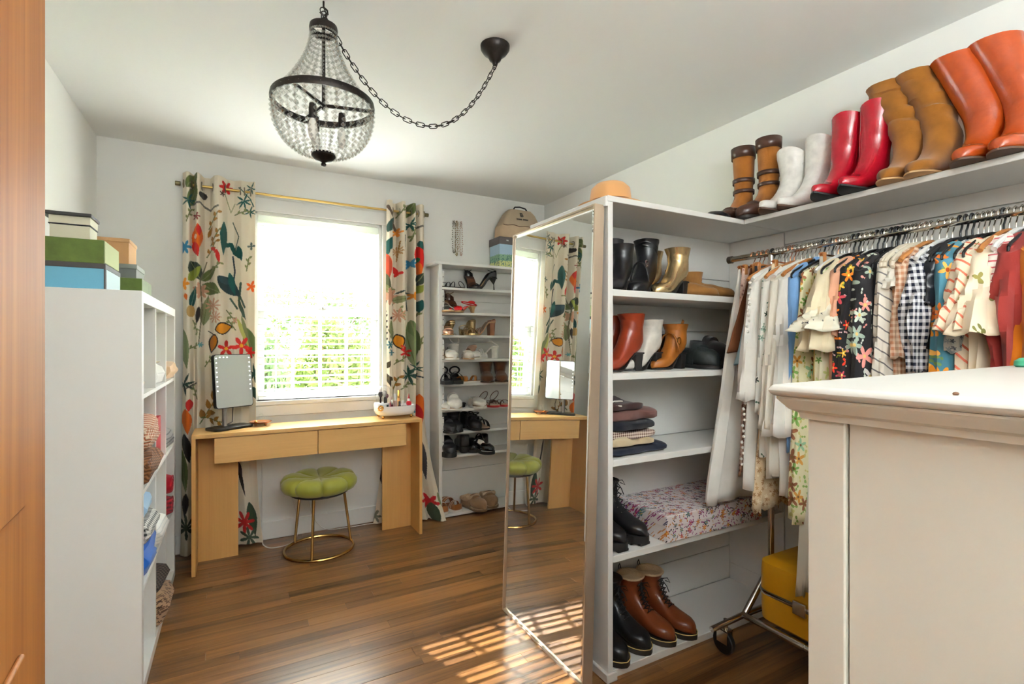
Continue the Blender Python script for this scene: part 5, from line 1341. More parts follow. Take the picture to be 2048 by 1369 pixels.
boot('chelsea_boot', 'olive tan suede ankle boot at the right end of the top shelf', (1.90, 1.755, z1), 318, TANS, suede('sole_suede', (120, 88, 52)), L=.25, W=.045, H=.135, hh=.012, ts=.016, dtop=.10, wtop=.05, dank=.09, instep=.06, group='tan suede ankle boots')
z2 = 1.158
boot('rust_boot', 'rust red leather ankle boot with black block heel on the second shelf', (1.500, 1.60, z2), 186, RUST, SOLE_B, L=.245, W=.043, H=.235, hh=.07, ts=.006, dtop=.115, wtop=.055, dank=.092, pointed=.5, group='rust ankle boots', lining=LIN_D)
boot('rust_boot', 'rust red leather ankle boot behind the front one', (1.510, 1.72, z2), 186, RUST, SOLE_B, L=.245, W=.043, H=.232, hh=.07, ts=.006, dtop=.11, wtop=.053, dank=.092, pointed=.5, group='rust ankle boots', lining=LIN_D)
boot('cream_boot', 'cream leather ankle boot with black block heel between rust and caramel boots', (1.640, 1.635, z2), 188, CREAML, SOLE_B, L=.24, W=.043, H=.215, hh=.07, ts=.006, dtop=.11, wtop=.054, dank=.092, pointed=.5, lining=LIN_D)
s = boot('caramel_boot', 'caramel brown ankle boot with gold chain ring on the second shelf', (1.805, 1.65, z2), 190, CARM, SOLE_B, L=.235, W=.042, H=.20, hh=.065, ts=.006, dtop=.115, wtop=.056, dank=.095, pointed=.5, lining=LIN_D)
s.part('chain_ring', MB().tube([(.10 + .014 * math.cos(a), .045, .125 + .014 * math.sin(a)) for a in [2 * PI * k / 16 for k in range(16)]], .0025, 6, closed=True), GOLD)
s.part('pull_tab', MB().tube([(.01, .0, .19), (-.006, 0, .215), (.002, 0, .222), (.012, 0, .20)], .003, 6), CARM)
s.part('strap', band(.11, .050, .075, .085, .012), CARM, solid=.002)
boot('dark_boot', 'dark brown boot partly hidden behind the caramel boot', (1.80, 1.752, z2), 186, leather('leather_dark_brown', (50, 34, 26)), SOLE_B, L=.22, W=.042, H=.155, hh=.03, ts=.008, dtop=.10, wtop=.05, dank=.09, instep=.06, lining=LIN_D)
boot('fur_slipper_boot', 'black fuzzy slipper boot at the right of the second shelf', (1.83, 1.62, z2), 262, suede('fuzzy_black', (40, 38, 40)), SOLE_B, L=.22, W=.05, H=.145, hh=.0, ts=.014, dtop=.11, wtop=.055, dank=.10, instep=.055, group='black fuzzy slippers', lining=LIN_D) if False else None
lowshoe('black_clog', 'black quilted slipper lying at the right of the second shelf', (1.90, 1.745, z2), 262, mat('quilted_black', (34, 40, 40), .55, bump=.6, bscale=45, bdist=.006), SOLE_B, L=.24, W=.05, hh=.0, ts=.014, u0=.45, toeh=.075, back=.08, side=.07, inner=LIN_D)
lowshoe('fuzzy_slipper', 'black fuzzy slipper resting behind the quilted slipper', (2.0, 1.765, z2), 262, suede('fuzzy_black', (40, 38, 40)), SOLE_B, L=.23, W=.05, hh=.0, ts=.03, u0=.45, toeh=.09, back=.10, side=.09, inner=LIN_D)

# third shelf: folded clothes
pile = [('navy trousers with one leg sticking out, lowest in the folded pile', (32, 36, 48), .30, .035, 'navy_twill'), ('beige trousers folded above the navy pair', (196, 178, 146), .24, .03, 'beige_twill'), ('brown and white checked shirt folded in the pile', None, .25, .035, None), ('dark navy sweater folded above the checked shirt', (30, 32, 40), .25, .04, 'navy_knit'), ('dusty brown shirt folded near the top of the pile', (104, 72, 66), .26, .045, 'brown_twill'), ('dark brown top folded uppermost with a white tie cord', (66, 44, 42), .18, .035, 'brown_jersey')]
zz = .830
for k, (lab, colr, w, h, nm) in enumerate(pile):
    mm = cloth(nm, colr) if nm else gingham('check_brown', (214, 200, 184), (96, 62, 54), .010)
    o = soft('folded_garment', lab, 'clothes', slab(w, .21, h, 20 + k, .014, n=26, m=24), mm, (1.255 + w / 2 + (.012, .0, .0, 0, 0, -.0)[k], 1.612, zz), group='folded pile on the shelf')
    zz += h - .002
tl = thing('tie_cord', 'white cord looped on top of the folded pile', 'cord', (1.30, 1.54, zz + .004))
MB().tube([(-.03, -.02, .0), (-.02, -.03, .006), (.0, -.035, .006), (.02, -.03, .004), (.03, -.01, .002), (.01, -.0, .0)], .003, 6).build('loop', SOLE_W, tl)
MB().tube([(-.03, -.02, .0), (-.025, -.045, -.01), (-.0, -.05, -.012)], .003, 6).build('loose_end', SOLE_W, tl)

# fourth shelf: combat boots and floral box
z4 = .466
for lab, x, yv in (('black lug-soled combat boot at the end of the shelf above the floor boots', 1.303, 1.765), ('black lug-soled combat boot against the floral box', 1.405, 1.772)):
    s = boot('combat_boot', lab, (x, yv, z4 + .006), 272 if x < 1.35 else 276, BLK, SOLE_B, L=.275, W=.047, H=.21, hh=.012, ts=.03, dtop=.105, wtop=.052, dank=.095, lug=True, grow=.006, group='black combat boots', lining=LIN_D, tab=BLK)
    laces(s, mat('lace_black', (26, 26, 26), .8), .105, .215, .165, .108, n=6, eyelet=CHROME)
FB = floral('floral_card', (232, 224, 224), [(176, 38, 110), (60, 50, 90), (208, 120, 40), (120, 40, 110), (60, 110, 120), (200, 50, 70)], .037, .38, (236, 200, 80), leaf=[(60, 50, 56), (150, 60, 120), (200, 140, 90)], leafsize=.55, rough=.45, petals=6, boxmap=True)
t = thing('floral_box', 'flat white gift box printed with small colourful flowers', 'box', (1.82, 1.625, z4))
B(-.30, .30, -.152, .152, 0, .07).build('box_body', FB, t, bevel=.002); B(-.304, .304, -.156, .156, .062, .108).build('box_lid', FB, t, bevel=.002)

# bottom: lace-up boots
BRL = leather('leather_chestnut', (122, 60, 30), .28, .3); SHEEP = mat('shearling', (206, 176, 140), .95, bump=.8, bscale=160, bdist=.006)
WELT = mat('welt_yellow', (206, 180, 110), .6)
def laceup(label, x, yv, deg, m, lin, H, tab, grp):
    s = boot('lace_up_boot', label, (x, yv, .031), deg, m, mat('sole_rubber', (50, 44, 38), .5), L=.285, W=.049, H=H, hh=.012, ts=.022, dtop=.115, wtop=.055, dank=.10, grow=.006, group=grp, lining=lin, tab=tab, toeh=.052)
    w = MB(); w.tube([(-.004 + u * .294, sd * (max(hwid(u, .0555), .003) + .0005), .0225 + lift(u, .012)) for sd in (-1, 1) for u in (US if sd < 0 else US[::-1])], .0018, 5)
    s.part('welt_stitch', w, WELT)
    laces(s, mat('lace_black', (26, 26, 26), .8), .10, H - .02, .17, .118, n=7, w=.018, eyelet=BRASS if m is BRL else CHROME)
    tp = s.tops; s.part('cuff_edge', MB().tube([(p.x, p.y, p.z) for p in tp], .005 if lin is SHEEP else .0025, 6, closed=True), lin if lin is SHEEP else m)
    return s
laceup('black lace-up boot at the very left of the floor shelf', 1.300, 1.760, 272, BLK, LIN_D, .205, BLK, 'black lace-up boots')
laceup('black lace-up boot beside the brown ones on the floor shelf', 1.415, 1.775, 276, BLK, LIN_D, .225, BLK, 'black lace-up boots')
laceup('chestnut lace-up boot with shearling lining beside the black boots', 1.525, 1.765, 280, BRL, SHEEP, .215, BLK, 'chestnut lace-up boots')
laceup('chestnut lace-up boot with shearling lining, rightmost on the floor shelf', 1.630, 1.755, 282, BRL, SHEEP, .215, BLK, 'chestnut lace-up boots')

SHOE_SCALE = 1.10
# ---------------------------------------------------------------- shoe shelving, row by row
def X(px): return 1.312 + (px - 885) * .00409       # position along the shelf front
YM = 3.52
SILV = metal('silver_leather', (190, 186, 180), .35); DKBR = leather('leather_cocoa', (96, 60, 40)); NUDE = leather('leather_nude', (198, 160, 136), .35); ROSE = metal('rose_gold_leather', (206, 160, 134), .35)
REDP = leather('patent_red', (220, 24, 30), .2, .4); WHTP = leather('leather_offwhite', (230, 226, 218), .4); GREY = mat('grey_suede', (120, 116, 112), .9); TANL = leather('leather_tan', (176, 110, 46)); PEARL = mat('pearl_white', (232, 228, 220), .3)
z = SHZ[8] + .001
sandal('strappy_sandal', 'black strappy sandal at the left of the uppermost row', (X(940), YM + .03, z), 186, BLK, SOLE_B, DKBR, L=.22, hh=.0, bands=((.75, .03, .006), (.62, .035, .006), (.45, .04, .006)), ankle=(.045, .03, .0022), group='black strappy sandals')
sandal('strappy_sandal', 'black high sandal with brown insole in the middle of the uppermost row', (X(950), YM + .08, z), 268, BLK, SOLE_B, DKBR, L=.19, hh=.085, hk='stiletto', bands=((.78, .03, .01), (.66, .036, .008)), counter=.05, ankle=(.03, .03, .0025), group='black strappy sandals')
s = lowshoe('stiletto_pump', 'black stiletto pump with ankle strap at the right of the uppermost row', (X(1000), YM - .02, z), 182, BLK, SOLE_B, L=.215, W=.038, hh=.085, ts=.005, hk='stiletto', u0=.68, toeh=.03, back=.055, side=.012, pointed=.7)
s.part('ankle_strap', loop(.01, .135, .03, .02, .07, .002), BLK)
z = SHZ[7] + .001
sandal('silver_sandal', 'silver strappy sandal at the left of the red slingback row', (X(897), YM + .06, z), 266, SILV, SOLE_TAN, SILV, L=.20, hh=.05, hk='cone', bands=((.78, .03, .008), (.66, .035, .008), (.5, .04, .008)), ankle=(.04, .04, .002))
sandal('wedge_sandal', 'brown wedge sandal with tan sole beside the red slingback', (X(908), YM + .06, z), 280, DKBR, SOLE_TAN, DKBR, L=.18, W=.042, hh=.075, wedge=True, bands=((.75, .035, .02), (.55, .035, .01)), counter=.055, ankle=(.03, .05, .0025))
s = lowshoe('slingback_shoe', 'red slingback heel, the only red shoe in the upper rows', (X(955), YM - .03, z), 190, REDP, SOLE_TAN, L=.215, W=.038, hh=.045, ts=.005, hk='cone', u0=.55, toeh=.035, pointed=.6, mule=True, inner=REDP)
s.part('sling_strap', loop(-.01, .055, .033, .02, .12, .004), REDP)
s.part('ankle_bow', MB().ball((.03, .0, .075), (.03, .012, .012), 10, 6), REDP)
z = SHZ[6] + .001
lowshoe('rose_mule', 'rose gold heeled mule at the left of the metallic row', (X(903), YM + .055, z), 258, ROSE, SOLE_TAN, L=.20, W=.038, hh=.055, ts=.005, hk='stiletto', u0=.55, toeh=.035, pointed=.4, mule=True)
sandal('gold_sandal', 'gold sandal with thin column heel seen from behind in the metallic row', (X(914), YM + .0, z), 100, GOLDL, GOLDL, GOLDL, L=.18, W=.038, hh=.075, hk='stiletto', mheel=GOLDL, bands=((.75, .03, .012), (.6, .035, .008)), counter=.02)
sandal('knotted_sandal', 'gold knotted flat sandal with twisted straps in the metallic row', (X(937), YM + .06, z), 275, GOLDL, GOLDL, GOLDL, L=.19, W=.045, hh=.03, bands=((.82, .03, .014), (.70, .042, .014), (.55, .05, .012)), ankle=(.03, .04, .003))
sandal('block_heel_sandal', 'gold block heel sandal showing its round heel', (X(958), YM + .02, z), 95, GOLDL, GOLDL, GOLDL, L=.18, W=.036, hh=.088, hk='block', mheel=GOLDL, bands=((.75, .035, .014),), counter=.015)
sandal('strappy_nude_sandal', 'nude strappy sandal with brown block heel at the end of the metallic row', (X(1000), YM + .0, z), 178, ROSE, SOLE_TAN, NUDE, L=.205, W=.04, hh=.088, hk='block', mheel=leather('heel_cognac', (160, 104, 70)), bands=((.85, .028, .006), (.77, .034, .006), (.69, .04, .006), (.6, .042, .006)), counter=.02)
z = SHZ[5] + .001
lowshoe('white_mule', 'white mule at the left of the pale row', (X(900), YM + .05, z), 272, WHTP, SOLE_W, L=.20, W=.042, hh=.02, ts=.012, u0=.5, toeh=.04, mule=True)
s = sandal('cream_slingback', 'cream slingback with tall round block heel in the pale row', (X(917), YM - .03, z), 100, CREAML, CREAML, CREAML, L=.19, W=.048, hh=.085, hk='block', mheel=CREAML, bands=((.75, .04, .03),), counter=.012, ankle=(.07, .03, .004))
lowshoe('cream_flat', 'cream gold-trimmed flat between the slingback and the nude heel', (X(937), YM - .02, z), 260, CREAML, SOLE_TAN, L=.12, W=.036, hh=.0, ts=.006, u0=.5, toeh=.045, back=.05, side=.035)
sandal('nude_heel', 'nude sandal with slim stiletto heel in the middle of the pale row', (X(954), YM - .03, z), 95, NUDE, NUDE, NUDE, L=.18, W=.038, hh=.075, hk='stiletto', mheel=NUDE, bands=((.75, .035, .02),), counter=.012)
lowshoe('white_sandal_flat', 'white flat with crossed straps right of the nude heel', (X(975), YM - .04, z), 200, WHTP, SOLE_W, L=.16, W=.04, hh=.0, ts=.012, u0=.5, toeh=.035, back=.03, side=.022, strap=((.42, .03, .008), (.30, .045, .008)))
sandal('white_heel_sandal', 'white strappy block heel sandal near the mirror edge', (X(1004), YM - .03, z), 150, WHTP, WHTP, CREAML, L=.19, W=.04, hh=.07, hk='block', mheel=WHTP, bands=((.78, .035, .008), (.64, .04, .008)), counter=.015, ankle=(.035, .05, .0035))
z = SHZ[4] + .001
for lab, px, dg in (('black strap sandal with pearl buckle, leftmost in the dark row', 898, 262), ('black strap sandal with pearl buckle beside the tan slide', 922, 255)):
    s = sandal('buckle_sandal', lab, (X(px), YM + .06, z), dg, BLK, SOLE_B, BLK, L=.205, W=.044, hh=.012, ts=.02, bands=((.78, .05, .03), (.55, .055, .022)), counter=.03, ankle=(.05, .03, .006), group='black pearl-buckle sandals')
    s.part('pearl_buckle', MB().ball((.03, 0, .105), (.010, .022, .014), 10, 6), PEARL)
sandal('tan_slide', 'tan leather slide with white sole in the dark row', (X(965), YM - .04, z), 186, TANL, SOLE_W, TANL, L=.205, W=.042, hh=.0, ts=.012, bands=((.74, .035, .05), (.30, .035, .02)), cat='slide')
boot('slouchy_bootie', 'brown suede bootie standing near the mirror edge', (X(985), YM + .05, z), 250, suede('suede_brown', (92, 58, 36)), SOLE_BR, L=.20, W=.043, H=.135, hh=.02, ts=.008, dtop=.105, wtop=.05, dank=.09, instep=.055, group='brown suede booties')
boot('slouchy_bootie', 'brown suede bootie mostly hidden by the mirror', (X(1015), YM + .05, z), 250, suede('suede_brown', (92, 58, 36)), SOLE_BR, L=.20, W=.043, H=.135, hh=.02, ts=.008, dtop=.105, wtop=.05, dank=.09, instep=.055, group='brown suede booties')
z = SHZ[3] + .001
lowshoe('white_loafer', 'white loafer toe at the far left of the white clog row', (X(893), YM + .06, z), 270, WHTP, SOLE_W, L=.17, W=.04, hh=.0, ts=.01, u0=.5, toeh=.035, back=.03, side=.03)
lowshoe('white_clog', 'white pointed clog at the left of the row above the black shoes', (X(913), YM + .07, z), 262, WHTP, SOLE_W, L=.21, W=.05, hh=.02, ts=.012, u0=.42, toeh=.062, mule=True)
lowshoe('grey_mule', 'white mule with dark grey inside lying next to the white clog', (X(936), YM + .03, z), 225, WHTP, SOLE_B, L=.17, W=.042, hh=.02, ts=.008, u0=.55, toeh=.03, mule=True, inner=SOLE_B)
lowshoe('white_slip_on', 'white slip-on shoe in the middle of the clog row', (X(957), YM + .05, z), 270, WHTP, SOLE_W, L=.18, W=.047, hh=.0, ts=.014, u0=.5, toeh=.045, back=.05, side=.045)
for lab, px in (('red flat sandal with brown ankle loop beside the white slip-on', 975), ('red flat sandal with brown ankle loop next to the mirror edge', 998)):
    sandal('red_flat_sandal', lab, (X(px), YM + .05, z), 285, DKBR, mat('sole_red', (176, 26, 30), .5), NUDE, L=.19, W=.044, hh=.0, ts=.014, bands=((.78, .03, .012), (.5, .025, .008)), counter=.02, ankle=(.07, .05, .0025), group='red flat sandals')
z = SHZ[2] + .001
s = lowshoe('black_oxford', 'black lace-up shoe at the left of the row of four black shoes', (X(900), YM + .07, z), 268, BLK, SOLE_B, L=.21, W=.044, hh=.012, ts=.014, u0=.42, toeh=.05, back=.065, side=.055, inner=LIN_D)
laces(s, mat('lace_black', (26, 26, 26), .8), .075, .095, .11, .085, n=3, w=.014)
boot('black_bootie', 'tall-tongued black bootie in the upper black row', (X(918), YM + .08, z), 262, BLK, SOLE_B, L=.20, W=.043, H=.125, hh=.015, ts=.01, dtop=.10, wtop=.048, dank=.088, instep=.05, lining=LIN_D)
s = lowshoe('studded_shoe', 'black studded shoe in the upper black row', (X(940), YM + .08, z), 285, BLK, SOLE_B, L=.20, W=.044, hh=.015, ts=.01, u0=.40, toeh=.06, back=.085, side=.075, strap=((.46, .05, .02),), inner=LIN_D)
sd_ = MB()
for k in range(9):
    for q in range(2):
        a = PI * (k + 1) / 10; sd_.ball((.092 + q * .01 - .004, .034 * math.cos(a), .048 + .05 * math.sin(a)), .003, 6, 4)
s.part('studs', sd_, CHROME)
sandal('black_slide', 'black open slide with beige insole, rightmost in the upper black row', (X(962), YM + .08, z), 278, BLK, SOLE_B, NUDE, L=.19, W=.044, hh=.03, ts=.01, bands=((.72, .055, .035), (.5, .06, .02)), counter=.05, ankle=(.02, .04, .004), cat='slide')
z = SHZ[1] + .001
lowshoe('chunky_loafer', 'black chunky loafer, leftmost in the lower black row', (X(903), YM + .075, z), 262, BLK, SOLE_B, L=.215, W=.047, hh=.012, ts=.03, u0=.42, toeh=.055, back=.07, side=.06, inner=LIN_D, group='black chunky loafers')
lowshoe('chunky_loafer', 'black chunky loafer with its heel to the front', (X(931), YM - .07, z), 80, BLK, SOLE_B, L=.20, W=.045, hh=.012, ts=.03, u0=.42, toeh=.055, back=.085, side=.07, inner=LIN_D, group='black chunky loafers')
s = lowshoe('mary_jane', 'black patent mary jane with white sock inside', (X(945), YM - .0, z), 300, leather('patent_black', (16, 16, 18), .12, .5), SOLE_B, L=.21, W=.045, hh=.02, ts=.02, u0=.55, toeh=.045, back=.05, side=.04, strap=((.42, .04, .016),), inner=SOLE_W)
s.part('sock_liner', MB().ball((.085, 0, .06), (.05, .03, .028), 12, 8), SOLE_W)
lowshoe('mary_jane', 'black patent mary jane, rightmost in the lower black row', (X(984), YM + .03, z), 210, leather('patent_black', (16, 16, 18), .12, .5), SOLE_B, L=.19, W=.045, hh=.02, ts=.02, u0=.55, toeh=.045, back=.065, side=.045, strap=((.40, .05, .016),), inner=LIN_D)
z = SHZ[0] + .001
TSN = suede('suede_ginger', (164, 100, 50))
for lab, px, dg in (('ginger sandal with white stitching, left of its pair on the lowest shelf', 890, 92), ('ginger sandal with white stitching next to the furry slippers', 918, 105)):
    s = sandal('stitched_sandal', lab, (X(px), YM - .085, z), dg, TSN, SOLE_W, suede('suede_rust', (176, 106, 48)), L=.215, W=.048, hh=.0, ts=.018, bands=((.85, .05, .05), (.68, .055, .045), (.30, .05, .022)), counter=.04, group='ginger stitched sandals', cat='sandal')
    st_ = MB()
    for u, h in ((.62, .057), (.74, .056), (.80, .052), (.34, .052), (.26, .052)):
        st_.tube([(.215 * u - .012 * math.sin(a), (hwid(u, .048) + .003) * math.cos(a), .018 + h * math.sin(a)) for a in [PI * k / 12 for k in range(13)]], .0016, 5)
    s.part('white_stitching', st_, SOLE_W)
TPE = suede('suede_taupe', (150, 116, 84)); FUR = mat('fleece_beige', (208, 178, 144), .95, bump=.9, bscale=180, bdist=.006)
lowshoe('furry_slipper', 'taupe slipper with fleece collar pointing right on the lowest shelf', (X(942), YM + .075, z), 288, TPE, suede('sole_taupe', (120, 96, 72)), L=.225, W=.050, hh=.0, ts=.014, u0=.45, toeh=.06, back=.05, side=.05, fur=FUR, inner=FUR, group='fleece slippers', cat='slipper')
lowshoe('furry_slipper', 'taupe slipper with fleece collar beside the mirror edge', (X(988), YM + .085, z), 262, TPE, suede('sole_taupe', (120, 96, 72)), L=.195, W=.052, hh=.0, ts=.014, u0=.45, toeh=.06, back=.05, side=.05, fur=FUR, inner=FUR, group='fleece slippers', cat='slipper')

# ================================================================ clothes on the rail
HX, HZ = 2.02, 1.6735           # top of the rail
H_BLK = mat('hanger_black', (24, 24, 26), .45); H_WHT = mat('hanger_cream', (222, 212, 192), .4); H_WOOD = wood('hanger_wood', (150, 92, 44), (190, 126, 66), .4, axis=0); H_GREY = mat('hanger_white', (222, 220, 216), .5)
WIRE = metal('hook_steel', (190, 184, 172), .2); COPP = metal('hook_copper', (206, 140, 104), .25)
def hanger(label, y, kind, rz=0.0, hw=.205, group=None, clip=False):
    t = thing('clothes_hanger', label, 'hanger', (HX, y, HZ), rz, group)
    hook = [(-.0165, 0, -.016), (-.0155, 0, -.006), (-.011, 0, .0005), (-.004, 0, .0035), (.004, 0, .0032), (.011, 0, -.001), (.0155, 0, -.010), (.016, 0, -.022), (.009, 0, -.036), (.001, 0, -.046), (0, 0, -.066)]
    mh = {'black': H_BLK, 'cream': WIRE, 'wood': WIRE, 'white': WIRE, 'copper': COPP, 'velvet': WIRE}[kind]
    MB().tube(hook, .0032 if kind == 'black' else .0019, 7).build('hook', mh, t)
    mb = {'black': H_BLK, 'cream': H_WHT, 'wood': H_WOOD, 'white': H_GREY, 'copper': COPP, 'velvet': H_BLK}[kind]
    zt = -.066
    if clip:
        MB().tube([(-hw, 0, zt - .004), (hw, 0, zt - .004)], .003, 7).build('bar', mb, t)
        for s in (-.8, .8): B(s * hw - .01, s * hw + .01, -.008, .008, zt - .04, zt + .004).build('clip', H_WOOD if kind == 'copper' else mb, t, bevel=.002)
        return t
    r = .0042 if kind in ('black', 'velvet') else .0075
    arms = [(-hw, 0, zt - .078), (-hw * .93, 0, zt - .066), (-hw * .6, 0, zt - .036), (-hw * .25, 0, zt - .010), (0, 0, zt), (hw * .25, 0, zt - .010), (hw * .6, 0, zt - .036), (hw * .93, 0, zt - .066), (hw, 0, zt - .078)]
    MB().tube(arms, r, 8).build('shoulder_arm', mb, t)
    if kind in ('black', 'cream', 'velvet'):
        MB().tube([(-hw, 0, zt - .078), (-hw * 1.01, 0, zt - .088), (-hw * .96, 0, zt - .096), (hw * .96, 0, zt - .096), (hw * 1.01, 0, zt - .088), (hw, 0, zt - .078)], r * .9, 8).build('trouser_bar', mb, t)
    return t
GY = []
HK = dict(black='black plastic', cream='cream', wood='wooden', white='white', copper='copper clip', velvet='slim black')
def ztop(x, w): 
    a = min(1, abs(x) / .205); return -.0735 - .072 * a ** 1.25
def body(w0, w1, length, thick, seed, folds=8, amp=.014, hemwave=.01, neck=.045, flat=False, shear=0.0, n=20, m=48, hempts=0.0):
    """hanging garment trunk, hollow, gathered on the hanger and falling in folds"""
    rings = []
    for i in range(n + 1):
        v = i / n; ring = []
        for k in range(m):
            th = 2 * PI * k / m; ct, sn = math.cos(th), math.sin(th)
            ct2 = math.copysign(abs(ct) ** .8, ct)
            W_ = w0 + (w1 - w0) * v ** 1.1; x = W_ * ct2
            tt = (.010 if flat else .013) + (thick - .012) * min(1, v * 3.0)
            yv = tt * sn
            f = amp * min(1, v * 2.2) * math.sin(folds * th + seed + 2.0 * v)
            yv += f * (.5 + .5 * abs(sn)) + .006 * noise.noise(Vector((x * 9 + seed, v * 4, seed)))
            x += f * .8 * ct + shear * v
            zt = (-.075 - .004 * abs(ct2) if flat else ztop(x - shear * v, w0))
            zb = -length + hemwave * math.sin(3 * th + seed) + hempts * math.sin(16 * th)
            z = zt + (zb - zt) * v
            ring.append((x, yv, z))
        rings.append(ring)
    return MB().loft(rings, False, False)
def sleeve(w0, L, r0, r1, seed, out=.02, puff=0.0, bell=0.0, ruffle=0.0, n=14, m=22, fwd=0.0, sd=-1):
    rings = []
    for i in range(n + 1):
        t = i / n; x = sd * (w0 - .035 + out * (t ** .7)); z = -.128 - L * t; r = r0 + (r1 - r0) * t
        if puff: r += puff * math.sin(PI * min(1, t * 1.1)) ** 1.5
        if bell: r += bell * t ** 2.2
        ring = []
        for k in range(m):
            a = 2 * PI * k / m; q = 1 + (.15 + ruffle * t) * math.sin(6 * a + seed + 3 * t + 1.5 * math.sin(7 * t + seed)) * min(1, t * 3)
            tilt = 0.035 * (1 - t) * math.cos(a) * sd * -1
            ring.append((x + r * 1.05 * q * math.cos(a), fwd * t + r * .62 * q * math.sin(a), z + tilt + (.006 * math.sin(5 * a + seed) if i == n else 0)))
        rings.append(ring)
    return MB().loft(rings, True, False)
def garment(name, label, cat, y, m, length, hk='velvet', w0=.20, w1=.22, thick=.028, seed=0, rz=0.0, slv=None, slm=None, collar=None, hlabel=None, flat=False, clip=False, shear=0.0, trim=None, dx=0.0, **kw):
    group = None
    GY.append((y, name.replace('_', ' ')))
    hanger(hlabel or (HK[hk] + ' hanger carrying the ' + name.replace('_', ' ')), y, kind=hk, rz=rz, clip=clip, hw=min(w0 + .005, .205), group='hangers on the clothes rail')
    t = thing(name, label, cat, (HX, y, HZ), rz)
    o = body(w0, w1, length, thick, seed, flat=flat, shear=shear, **kw).build('body', m, t, solid=.0012)
    if slv:
        for sd in (-1, 1):
            q = dict(slv); sleeve(w0, seed=seed + sd, sd=sd, **q).build('sleeve', slm or m, t, solid=.0012)
    if collar:
        MB().tube([(.055 * math.cos(a), .016 * math.sin(a), -.072 - .006 * math.cos(2 * a)) for a in [2 * PI * k / 20 for k in range(20)]], .007, 7, closed=True).build('collar', collar, t)
    return t
wh = cloth('cloth_white', (230, 227, 220)); offw = cloth('cloth_offwhite', (222, 216, 202)); cream = cloth('cloth_cream', (226, 212, 180)); blk = cloth('cloth_black', (26, 26, 30)); satin = mat('satin_black', (22, 24, 30), .35, var=.2, vscale=15)
sheer = translucent('cloth_sheer', (228, 222, 208), .45, .05)
garment('wide_trousers', 'long white pleated skirt hanging at the far end of the rail', 'skirt', 1.445, wh, 1.07, 'copper', .10, .27, .035, 1, flat=True, clip=True, folds=11, amp=.010, shear=-.03)
garment('pink_skirt', 'dusty pink embroidered skirt hanging beside the white skirt', 'skirt', 1.418, floral('embroidered_pink', (204, 172, 156), [(150, 100, 90), (222, 196, 178), (120, 86, 76)], .018, .42, None), .96, 'copper', .11, .15, .03, 2, flat=True, clip=True, folds=6)
garment('corduroy_trousers', 'brown corduroy trousers folded over a clip hanger', 'trousers', 1.398, stripes('corduroy', (112, 64, 36), (96, 52, 28), .006, .5, PI / 2), .44, 'copper', .08, .13, .018, 3, flat=True, clip=True, folds=3, amp=.004, shear=-.10, hemwave=.004)
garment('light_jeans', 'pale blue jeans leg hanging by the corduroy trousers', 'jeans', 1.374, cloth('denim_pale', (150, 178, 190), .15), .49, 'copper', .055, .055, .02, 4, flat=True, clip=True, folds=3, amp=.003, shear=-.16, hemwave=.004)
garment('dark_jeans', 'dark blue-black jeans beside the pale jeans', 'jeans', 1.352, cloth('denim_black', (38, 40, 48), .2), .54, 'wood', .12, .10, .025, 5, flat=True, clip=True, folds=4, amp=.005)
garment('black_tank', 'black camisole on a wooden hanger before the white lace dress', 'top', 1.330, satin, .58, 'wood', .19, .18, .025, 6)
garment('lace_dress', 'white lace dress with bobble trim down its edge', 'dress', 1.305, wh, .98, 'white', .195, .235, .032, 7, slv=dict(L=.50, r0=.045, r1=.055, out=.05, bell=.01), collar=wh)
bob = MB()
for k in range(34): bob.ball((-.225 - .05 * (k / 34) + .006 * math.sin(k * 2.1), -.006, -.16 - .74 * k / 34), .006, 6, 4)
bt = [o for o in bpy.data.objects if o.name.startswith('lace_dress')][0]
ob = bob.build('bobble_trim', wh, bt); ob['kind'] = 'stuff'
garment('beige_lace_skirt', 'beige embroidered lace skirt showing below the white dress', 'skirt', 1.275, floral('embroidered_beige', (218, 196, 160), [(188, 150, 104), (236, 222, 194), (170, 130, 90)], .022, .45, None), 1.06, 'copper', .12, .22, .03, 8, flat=True, clip=True, folds=8, hempts=.012)
garment('embroidered_blouse', 'white blouse embroidered with dark green sprigs', 'blouse', 1.245, floral('sprig_white', (230, 228, 220), [(60, 84, 70), (40, 46, 46), (150, 176, 160)], .07, .22, (40, 46, 46), leaf=[(230, 228, 220), (230, 228, 220), (96, 124, 104)], leafsize=.4), .84, 'wood', .20, .22, .03, 9, slv=dict(L=.55, r0=.045, r1=.05, out=.03))
garment('cream_tunic', 'plain cream tunic with long hanging sleeves', 'blouse', 1.210, offw, .92, 'white', .20, .23, .03, 10, slv=dict(L=.60, r0=.045, r1=.045, out=.05, bell=.012), collar=offw)
garment('white_blouse', 'white ruffled blouse between the cream tunic and the blue shirt', 'blouse', 1.175, wh, .99, 'wood', .20, .20, .03, 11, slv=dict(L=.62, r0=.045, r1=.05, out=.03, bell=.03, ruffle=.15), folds=9)
garment('denim_shirt', 'light blue denim shirt on a black hanger', 'shirt', 1.140, cloth('denim_sky', (118, 160, 208), .1), .86, 'black', .20, .20, .028, 12, slv=dict(L=.68, r0=.042, r1=.032, out=.02), collar=cloth('denim_sky', (118, 160, 208), .1))
garment('meadow_dress', 'long yellow and green flowered dress behind the cream chest', 'dress', 1.108, floral('meadow_print', (220, 214, 176), [(120, 160, 80), (206, 150, 70), (150, 190, 150), (140, 90, 60)], .06, .5, (120, 90, 50), leaf=[(130, 160, 80), (196, 190, 120)], leafsize=.6), 1.05, 'black', .20, .25, .032, 13, folds=9)
